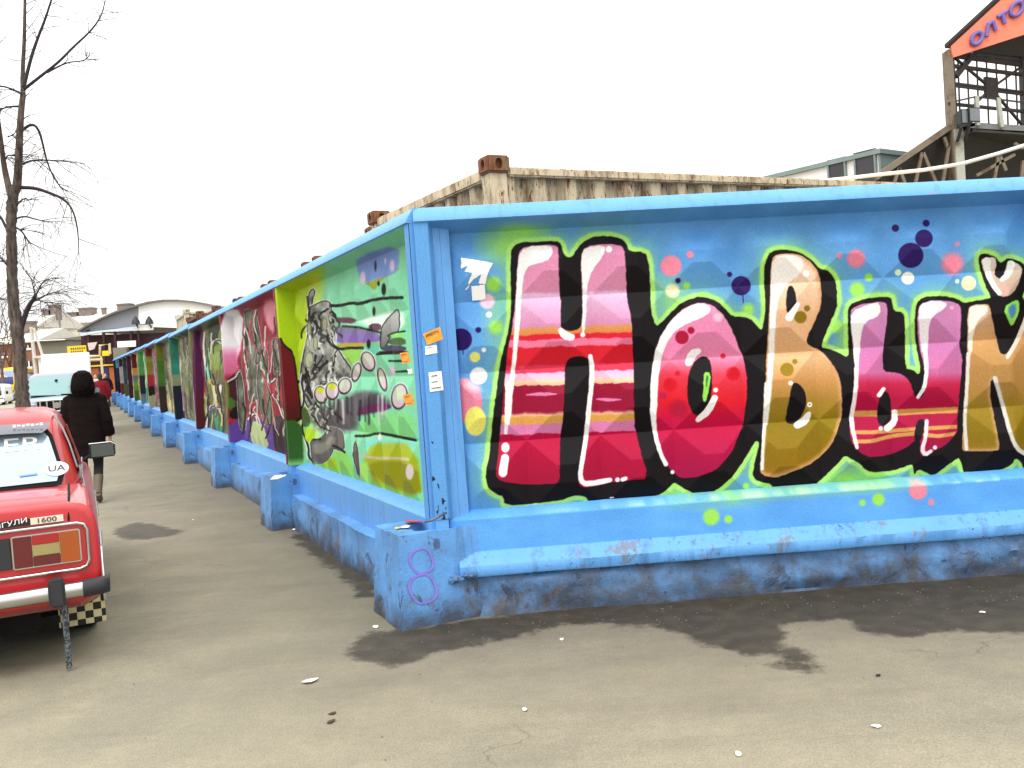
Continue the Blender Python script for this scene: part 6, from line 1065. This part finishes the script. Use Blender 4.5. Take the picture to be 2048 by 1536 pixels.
for pts, a, b, w_ in leaders: q = limb(pts, a, b, w_, len(pts)); twigs(q, 16, TG, .95)
mbb.build('branches', M_twig, tree, smooth=60); tw.build('twigs', M_twig, tree, fix=False)['kind'] = 'stuff'
def bare_tree(loc, H_, seed, label, spread=.5, mat=M_bark2, group='bare trees in the background'):
    g = np.random.default_rng(seed); e = empty('bare_tree', loc, 0, label, 'tree', group); t = MB(); tws = MB()
    def grow(p, d, L, r, lev):
        pts = [np.array(p, float)]
        for k in range(4): d = d + g.normal(0, .10, 3) + np.array([0, 0, .05 if lev < 3 else -.02]); d = d / np.linalg.norm(d); pts.append(pts[-1] + d * L / 4)
        (t if lev == 0 else tws).tube(pts, list(np.linspace(r, r * .55, 5)), 6 if lev < 2 else 3, cap=False)
        if lev < 5:
            for c in range(3 if lev < 2 else 2 + (g.random() < .55)):
                dd = d + g.normal(0, spread, 3) + np.array([0, 0, .1]); dd /= np.linalg.norm(dd); grow(pts[-1 if c < 2 else 3], dd, L * g.uniform(.55, .85), r * .55, lev + 1)
    grow((0, 0, 0), np.array([0, 0, 1.0]), H_ * .33, H_ * .016, 0); t.build('trunk', mat, e, fix=False); tws.build('crown', M_twig if mat is M_bark else mat, e, fix=False); return e
for px, D_, H_, sd_, lb_ in ((6, 62, 9, 1, 'bare tree behind the yellow minibus at the left edge'), (-14, 70, 10, 2, 'bare tree left of the yellow minibus, cut by the frame'), (26, 80, 9, 3, 'bare tree rising right above the yellow minibus'), (98, 96, 6.5, 4, 'small bare tree before the pale house with chimneys'), (268, 100, 9, 8, 'bare tree top showing above the grey arched roof')):
    c = ony(px, 780, D_); bare_tree((c[0], D_, float(gz(D_))), H_, sd_, lb_)
# ================================================================ BACKGROUND
def bpt(px, py, Y): return ony(px, py, Y)
M_wallw = pm('pale_plaster', (214, 210, 196), .8, var=.12, scale=1.2, dirt=(150, 140, 124), dscale=.6); M_wallg = pm('grey_shed_sheet', (120, 116, 104), .8, var=.15, scale=1); M_brick = pm('brown_brick_wall', (140, 96, 76), .85, var=.3, scale=2, dirt=(96, 70, 58), dscale=1); M_slate = pm('grey_slate_roof', (110, 106, 104), .8, var=.2); M_win = pm('dark_far_window', (48, 48, 54), .3); M_yel = pm('yellow_paint', (236, 196, 30), .5, var=.1); M_rooflight = pm('pale_roof', (196, 192, 184), .8); M_greyroof = pm('grey_arched_roof_sheet', (128, 132, 142), .6, var=.06); M_whitesheet = pm('white_gable_sheet', (246, 246, 246), .6, var=.03); M_maroon = pm('dark_maroon_wall', (58, 28, 36), .8, var=.3, scale=1)
def house(name, Y, depth, x0, x1, ytop, label, wall, roof=None, windows=(), chimneys=(), zbase=None, pitch=1.2, cat='building', group=None):
    """x0,x1,ytop in photograph pixels measured at distance Y"""
    a = bpt(x0, ytop, Y); b = bpt(x1, ytop, Y); zg = float(gz(Y)); zt = (a[2] + b[2]) / 2 - zg; w_ = b[0] - a[0]; e = empty(name, ((a[0] + b[0]) / 2, Y, zg), 0, label, cat, group); ex = (a[0] + b[0]) / 2
    MB().box(-w_ / 2, w_ / 2, 0, depth, -.3, zt).build('wall', wall, e)
    if roof is not None:
        rf_ = MB(); ov = .4; prof = [(-ov, zt + .01), (depth + ov, zt + .01), (depth + ov, zt + .15), (depth / 2, zt + pitch + .2), (-ov, zt + .15)]
        rf_.loft([[(x, y, z) for y, z in prof] for x in (-w_ / 2 - .2, w_ / 2 + .2)]); ro = rf_.build('roof', roof, e)
        for cxp, cw, ch in chimneys: c = bpt(cxp, ytop, Y)[0] - ex; k = MB().box(c - cw / 2, c + cw / 2, depth * .35, depth * .35 + cw, zt + pitch * .5, zt + pitch + ch).build('chimney', pm('chimney_brick', (126, 112, 104), .8), ro); MB().box(c - cw / 2 - .08, c + cw / 2 + .08, depth * .35 - .08, depth * .35 + cw + .08, zt + pitch + ch + .002, zt + pitch + ch + .2).build('chimney_cap', M_slate, ro)
    for (u0, v0, u1, v1) in windows:
        p, q = bpt(u0, v0, Y), bpt(u1, v1, Y); wn_ = MB().box(p[0] - ex, q[0] - ex, -.06, -.02, q[2] - zg, p[2] - zg).build('window', M_win, e); xw, zw = (q[0] - p[0]), (p[2] - q[2]); fr_ = MB().box(p[0] - ex - .12, q[0] - ex + .12, -.12, -.015, q[2] - zg - .18, q[2] - zg - .003)
        fr_.build('sill', M_whitesheet, wn_); MB().box((p[0] + q[0]) / 2 - ex - .05, (p[0] + q[0]) / 2 - ex + .05, -.10, -.062, q[2] - zg, p[2] - zg).build('mullion', M_whitesheet, wn_)
    return e
house('apartment_house', 125, 14, 92, 205, 648, 'long pale plaster house with small paired windows on the skyline', M_wallw, M_rooflight, [(109, 651, 113, 655), (115, 651, 119, 655), (121, 651, 125, 655), (140, 650, 144, 654), (146, 650, 150, 654), (165, 650, 168, 654), (171, 650, 174, 654), (109, 664, 125, 668), (141, 664, 150, 674)], [(139, 1.8, .7), (177, .5, .5), (219, 1.7, .9), (238, 1.6, .5), (105, 2.0, .2)], pitch=1.6)
house('apartment_house', 110, 12, 44, 76, 655, 'cluttered pale house with a tall chimney stack behind the tree', M_wallw, M_rooflight, [(56, 628 + 34, 62, 640 + 34)], [(74, 1.1, .7), (60, 1.0, .2)], pitch=2.0)
house('brick_house', 84, 9, -30, 77, 688, 'brown brick house with white sills behind the tree trunk', M_brick, M_rooflight, [(55, 722, 63, 733), (54, 690, 60, 696), (6, 700, 14, 712), (-14, 700, -6, 712)], [(20, 1.0, .8)], pitch=1.2)
house('long_shed', 78, 8, 78, 134, 682, 'low shed with a big grey sloping sheet roof', M_wallg, M_wallg, [], pitch=.3)
house('kiosk', 70, 4, 76, 98, 716, 'narrow white kiosk with a dark green window beside the truck', M_whitesheet, M_rooflight, [(84, 719, 92, 740)], pitch=.1)
# ---- yellow shop sign
sgp = bpt(153, 700, 60); e = empty('shop_sign', (sgp[0], 60, 0), 0, 'yellow shop sign board above the white truck box', 'sign'); a, b = bpt(134, 693, 60), bpt(172, 707, 60); MB().box(a[0] - sgp[0], b[0] - sgp[0], 0, .12, b[2], a[2]).build('board', M_yel, e)
for k, zz in enumerate((.66, .28)):
    for j in range(7 - k):
        x_ = a[0] - sgp[0] + .22 + j * .14; zc = b[2] + (a[2] - b[2]) * zz; MB().box(x_, x_ + .09, -.012, -.002, zc - .06, zc + .07).build('letter', pm('brown_letters', (110, 84, 20), .6), e)
for s_ in (-.4, .4): MB().box(s_ - .05, s_ + .05, .02, .10, 0, b[2] - .003).build('post', M_col, e)
# ---- white box truck
tq = bpt(135, 760, 47); zg = float(gz(47)); e = empty('box_truck', (tq[0], 47, zg), A25, 'white box truck standing behind the silver off-roader', 'truck'); zt_ = bpt(135, 706, 47)[2] - zg; hw = 1.12
MB().box(-hw, hw, 0, 4.2, .9, zt_, .04).build('cargo_box', pm('white_truck_sheet', (222, 226, 228), .5, var=.04), e); MB().box(-hw + .02, hw - .02, -.012, -.002, 1.25, 1.75).build('blue_stripe', pm('pale_aqua_stripe', (150, 226, 232), .5), e); MB().box(-.22, .22, -.03, -.013, 1.62, 1.70).build('handle', pm('teal_handle', (40, 140, 150), .5), e); MB().box(-.95, .95, 4.3, 5.9, .6, 2.3, .1).build('cab', M_whitesheet, e); MB().box(-.8, .8, .2, 5.6, .5, .88).build('chassis', M_dark, e); MB().box(-1.0, 1.0, -.05, .1, .45, .60, .02).build('bumper', M_dark, e)
for sg in (-1, 1):
    for v in (1.0, 5.0): wheel(e, sg * .9, v, .42, .42, .25)
    MB().box(sg * .85 - .1, sg * .85 + .1, -.06, -.02, .64, .74).build('tail_lamp', M_lr2, e)
MB().tube([(-hw - .12, .2, 1.4), (-hw - .12, 3.9, 1.4)], .03, 6).build('side_rail', M_chrome, e)
# ---- yellow minibus and white hatchback at the left edge
def van(loc, rz, L_, W2, H_, body, label, name, cat, group=None, stripe=None):
    e = empty(name, loc, rz, label, cat, group); hw = W2 / 2
    def ring(v, w_, zb, zt): hp_ = [(0, zb), (w_ * .9, zb), (w_, zb + .12), (w_, zt * .55), (w_ * .94, zt - .12), (w_ * .82, zt), (0, zt + .04)]; return [(a, v, b) for a, b in hp_] + [(-a, v, b) for a, b in hp_[-2:0:-1]]
    f = H_ / 2.6
    MB().loft([ring(*q) for q in ((0, hw * .9, .5, H_ * .6), (.06, hw, .35, H_ * .72), (.5 * f, hw, .3, H_ * .97), (L_ * .5, hw, .3, H_), (L_ - .3, hw, .3, H_ * .98), (L_, hw * .93, .4, H_ * .9))]).build('body', body, e, smooth=40)
    MB().loft([[(x * hw * .84, v, z) for x in (-1, 0, 1)] for z, v in ((H_ * .5, -.012), (H_ * .60, -.012), (H_ * .72, .05), (H_ * .9, .30 * f + .04))], cap=False, closed=False).build('windscreen', pm('blue_black_glass', (60, 72, 130), .08, .3) if H_ > 2 else M_gdark, e); MB().box(-hw * .5, hw * .5, -.03, .0, H_ * .22, H_ * .34).build('grille', M_rubber, e); MB().box(-hw * .98, hw * .98, -.10, .02, .32, .5, .03).build('bumper', body, e); MB().box(-hw * .26, hw * .26, -.115, -.102, .36, .46).build('number_plate', M_whitesheet, e)
    for sg in (-1, 1):
        MB().box(sg * hw * .74 - .13, sg * hw * .74 + .13, -.02, .05, H_ * .25, H_ * .33, .02).build('headlight', M_lampglass, e); MB().box(sg * (hw + .12) - .07, sg * (hw + .12) + .07, .35, .45, H_ * .55, H_ * .68, .02).build('door_mirror', M_rubber, e)
        MB().loft([[(sg * (hw * k + .012), a, z) for a in (.8, L_ * .5, L_ - .4)] for z, k in ((H_ * .55, 1.0), (H_ * .86, .955))], cap=False, closed=False).build('side_window', M_gdark, e)
        for v in (L_ * .18, L_ * .8): wheel(e, sg * (hw - .13), v, .33, .33, .2)
    return e
q = bpt(3, 770, 74); van((q[0], 74, float(gz(74))), R(14), 6.2, 2.1, 2.75, M_yel, 'yellow minibus with blue windscreen at the left edge of the picture', 'yellow_minibus', 'minibus')
q = bpt(-22, 776, 60); van((q[0], 60, float(gz(60))), R(20), 3.9, 1.65, 1.5, M_whitesheet, 'white hatchback in front of the yellow minibus at the left edge', 'white_hatchback', 'car')
# ---- kerb and verge at left
vb = MB(); rows_ = []
for s_ in np.linspace(24, 74, 26):
    y0_ = P0[1] + s_ * math.cos(A25); q0_ = np.array([P0[0], P0[1], 0]) + D25 * s_; L0 = q0_ - X25 * 5.4; L1 = q0_ - X25 * 17
    rows_.append([(*L0[:2], float(gz(L0[1])) - .1), (*L0[:2], float(gz(L0[1])) + .12), (*L1[:2], float(gz(L1[1])) + .12), (*L1[:2], float(gz(L1[1])) - .1)])
vz_ = vb.loft(rows_).build('verge', pm('pale_concrete_verge', (150, 146, 128), .9)); vz_['kind'] = 'structure'
# ================================================================ ARCHED HALL beyond the fence end
AY = 66.0; zg = float(gz(AY)); ao = bpt(230, 760, AY); arch = empty('arched_market_hall', (ao[0], AY, zg), 0, 'arched-roof market hall with grey gable and dark open front beyond the fence', 'building'); AO = np.array(arch.location)
def A(px, py, dy=0): return bpt(px, py, AY + dy) - AO
curve = [(160, 664), (185, 649), (210, 637), (235, 626), (258, 619), (277, 613), (300, 607), (330, 603), (360, 603), (390, 606), (420, 612), (450, 622), (480, 638)]
MB().prism([A(*p) for p in curve[:6]] + [A(277, 653), A(225, 657), A(170, 666)], (0, .2, 0)).build('gable_sheet', M_greyroof, arch); MB().prism([A(*p) for p in curve[5:]] + [A(480, 660), A(277, 653)], (0, .2, 0)).build('gable_sheet', M_whitesheet, arch)
ac = MB(); cp = [A(*p) for p in curve]; ac.loft([[p + np.array([0, y, z]) for y, z in ((-.4, 0), (-.4, .12), (18, .12), (18, 0))] for p in cp]); ac.build('roof', M_slate, arch)
MB().prism([A(160, 666, -.3), A(278, 652, -.3), A(278, 661, -.3), A(208, 664, -.3), A(162, 672, -.3)], (0, .3, 0)).build('fascia', pm('pale_blue_fascia', (196, 208, 222), .5), arch)
MB().prism([A(162, 671, .5), A(480, 660, .5), A(480, 800, .5), A(164, 800, .5)], (0, .3, 0)).build('back_wall', M_maroon, arch)
for x in (176, 207, 230, 262, 277): MB().bar(A(x, 660, -.1), A(x + 6, 790, -.1), .16).build('post', M_maroon, arch)
MB().prism([A(278, 651, -.5), A(305, 649, -.5), A(305, 660, -.5), A(278, 661, -.5)], (0, .2, 0)).build('white_panel', M_whitesheet, arch)
MB().prism([A(234, 683, -.6), A(271, 681, -.6), A(271, 693, -.6), A(235, 695, -.6)], (0, .1, 0)).build('banner', M_whitesheet, arch); MB().prism([A(175, 686, -.6), A(194, 684, -.6), A(188, 698, -.6), A(178, 701, -.6)], (0, .1, 0)).build('poster', pm('faded_poster', (206, 190, 186), .7, var=.3, scale=4), arch)
MB().box(*(lambda p, q: (p[0], q[0], -.9, -.4, 0, p[2]))(A(236, 696), A(264, 712))).build('grey_booth', M_wallg, arch)
for px in (272, 299):
    q = bpt(px, 648, AY - .8); e = empty('spotlight', q, 0, 'black spotlight on the hall roof edge, %s of the two' % ('left' if px < 280 else 'right'), 'lamp', 'spotlights on the arched hall'); MB().loft([ell(0, 0, z, r_, r_, 10) for z, r_ in ((0, .30), (.25, .24), (.55, .05))]).build('shade', M_black, e, smooth=50); MB().tube([(0, 0, 0), (0, .3, -.25)], .05, 6).build('arm', M_black, e)
q = bpt(285, 648, AY - .6); o = MB().bar(bpt(272, 650, AY - .6), bpt(300, 648, AY - .6), .06).build('lamp_rail', M_black); tag(o, 'thin black rail joining the two spotlights', 'rail')
# ---- yellow gas pipe portal
M_pipe = pm('pale_yellow_pipe', (206, 184, 136), .5); pw = empty('gas_pipe', tuple(bpt(205, 790, 58)[:2]) + (float(gz(58)),), 0, 'pale yellow gas pipe portal crossing before the dark hall', 'pipe'); PO = np.array(pw.location)
def G(px, py): return bpt(px, py, 58) - PO
MB().tube([G(178, 713), G(200, 712), G(200, 691), G(219, 688), G(220, 708)], .09, 8).build('upper_pipe', M_pipe, pw, smooth=60); MB().tube([G(178, 720), G(205, 719)], .09, 8).build('lower_pipe', M_pipe, pw, smooth=60); q_ = G(202, 712); MB().tube([q_, (q_[0], q_[1], 0)], .08, 8).build('pipe_post', M_pipe, pw, smooth=60); MB().box(G(205, 700)[0], G(218, 700)[0], -.1, .1, G(205, 712)[2], G(205, 702)[2]).build('valve_box', M_yel, pw)
q = bpt(186, 740, 62); e = empty('market_stall', (q[0], 62, float(gz(62))), 0, 'orange and blue market stall at the end of the pavement', 'stall'); MB().box(-.9, .9, 0, 1.2, 0, 2.1).build('counter_front', pm('orange_stall_cloth', (206, 116, 60), .7, var=.3, scale=3), e); MB().box(-1.1, -.5, -.3, -.05, .6, 2.2).build('blue_goods', pm('navy_goods', (34, 34, 84), .7), e); MB().box(.5, 1.1, -.3, -.05, .6, 2.2).build('blue_goods', pm('navy_goods', (34, 34, 84), .7), e); MB().box(-1.2, 1.2, -.4, 1.3, 2.21, 2.3).build('canopy', M_yel, e)
# ---- street pole with wire
q = bpt(134, 760, 90); o = MB().tube([(0, 0, 0), (-.3, 0, 9)], [.12, .07], 8).build('utility_pole', pm('grey_pole', (120, 116, 110), .8)); o.location = (q[0], 90, float(gz(90))); tag(o, 'thin grey utility pole before the pale house', 'pole')
q = bpt(74, 760, 70); e = empty('concrete_pole', (q[0], 70, float(gz(70))), 0, 'pale concrete pole pair right of the tree trunk', 'pole'); MB().tube([(0, 0, 0), (-.1, 0, 5.6)], [.16, .12], 8).build('pole', M_rooflight, e, smooth=60); MB().tube([(.1, 0, 5.5), (.75, 0, 2.6)], .1, 8).build('brace', M_rooflight, e, smooth=60)
o = MB().tube([bpt(-40, 684, 50), bpt(40, 683, 50), bpt(130, 679, 50)], .02, 5).build('overhead_wire', pm('white_cable', (236, 234, 226), .5)); tag(o, 'thin pale wire strung behind the tree trunk', 'wire')
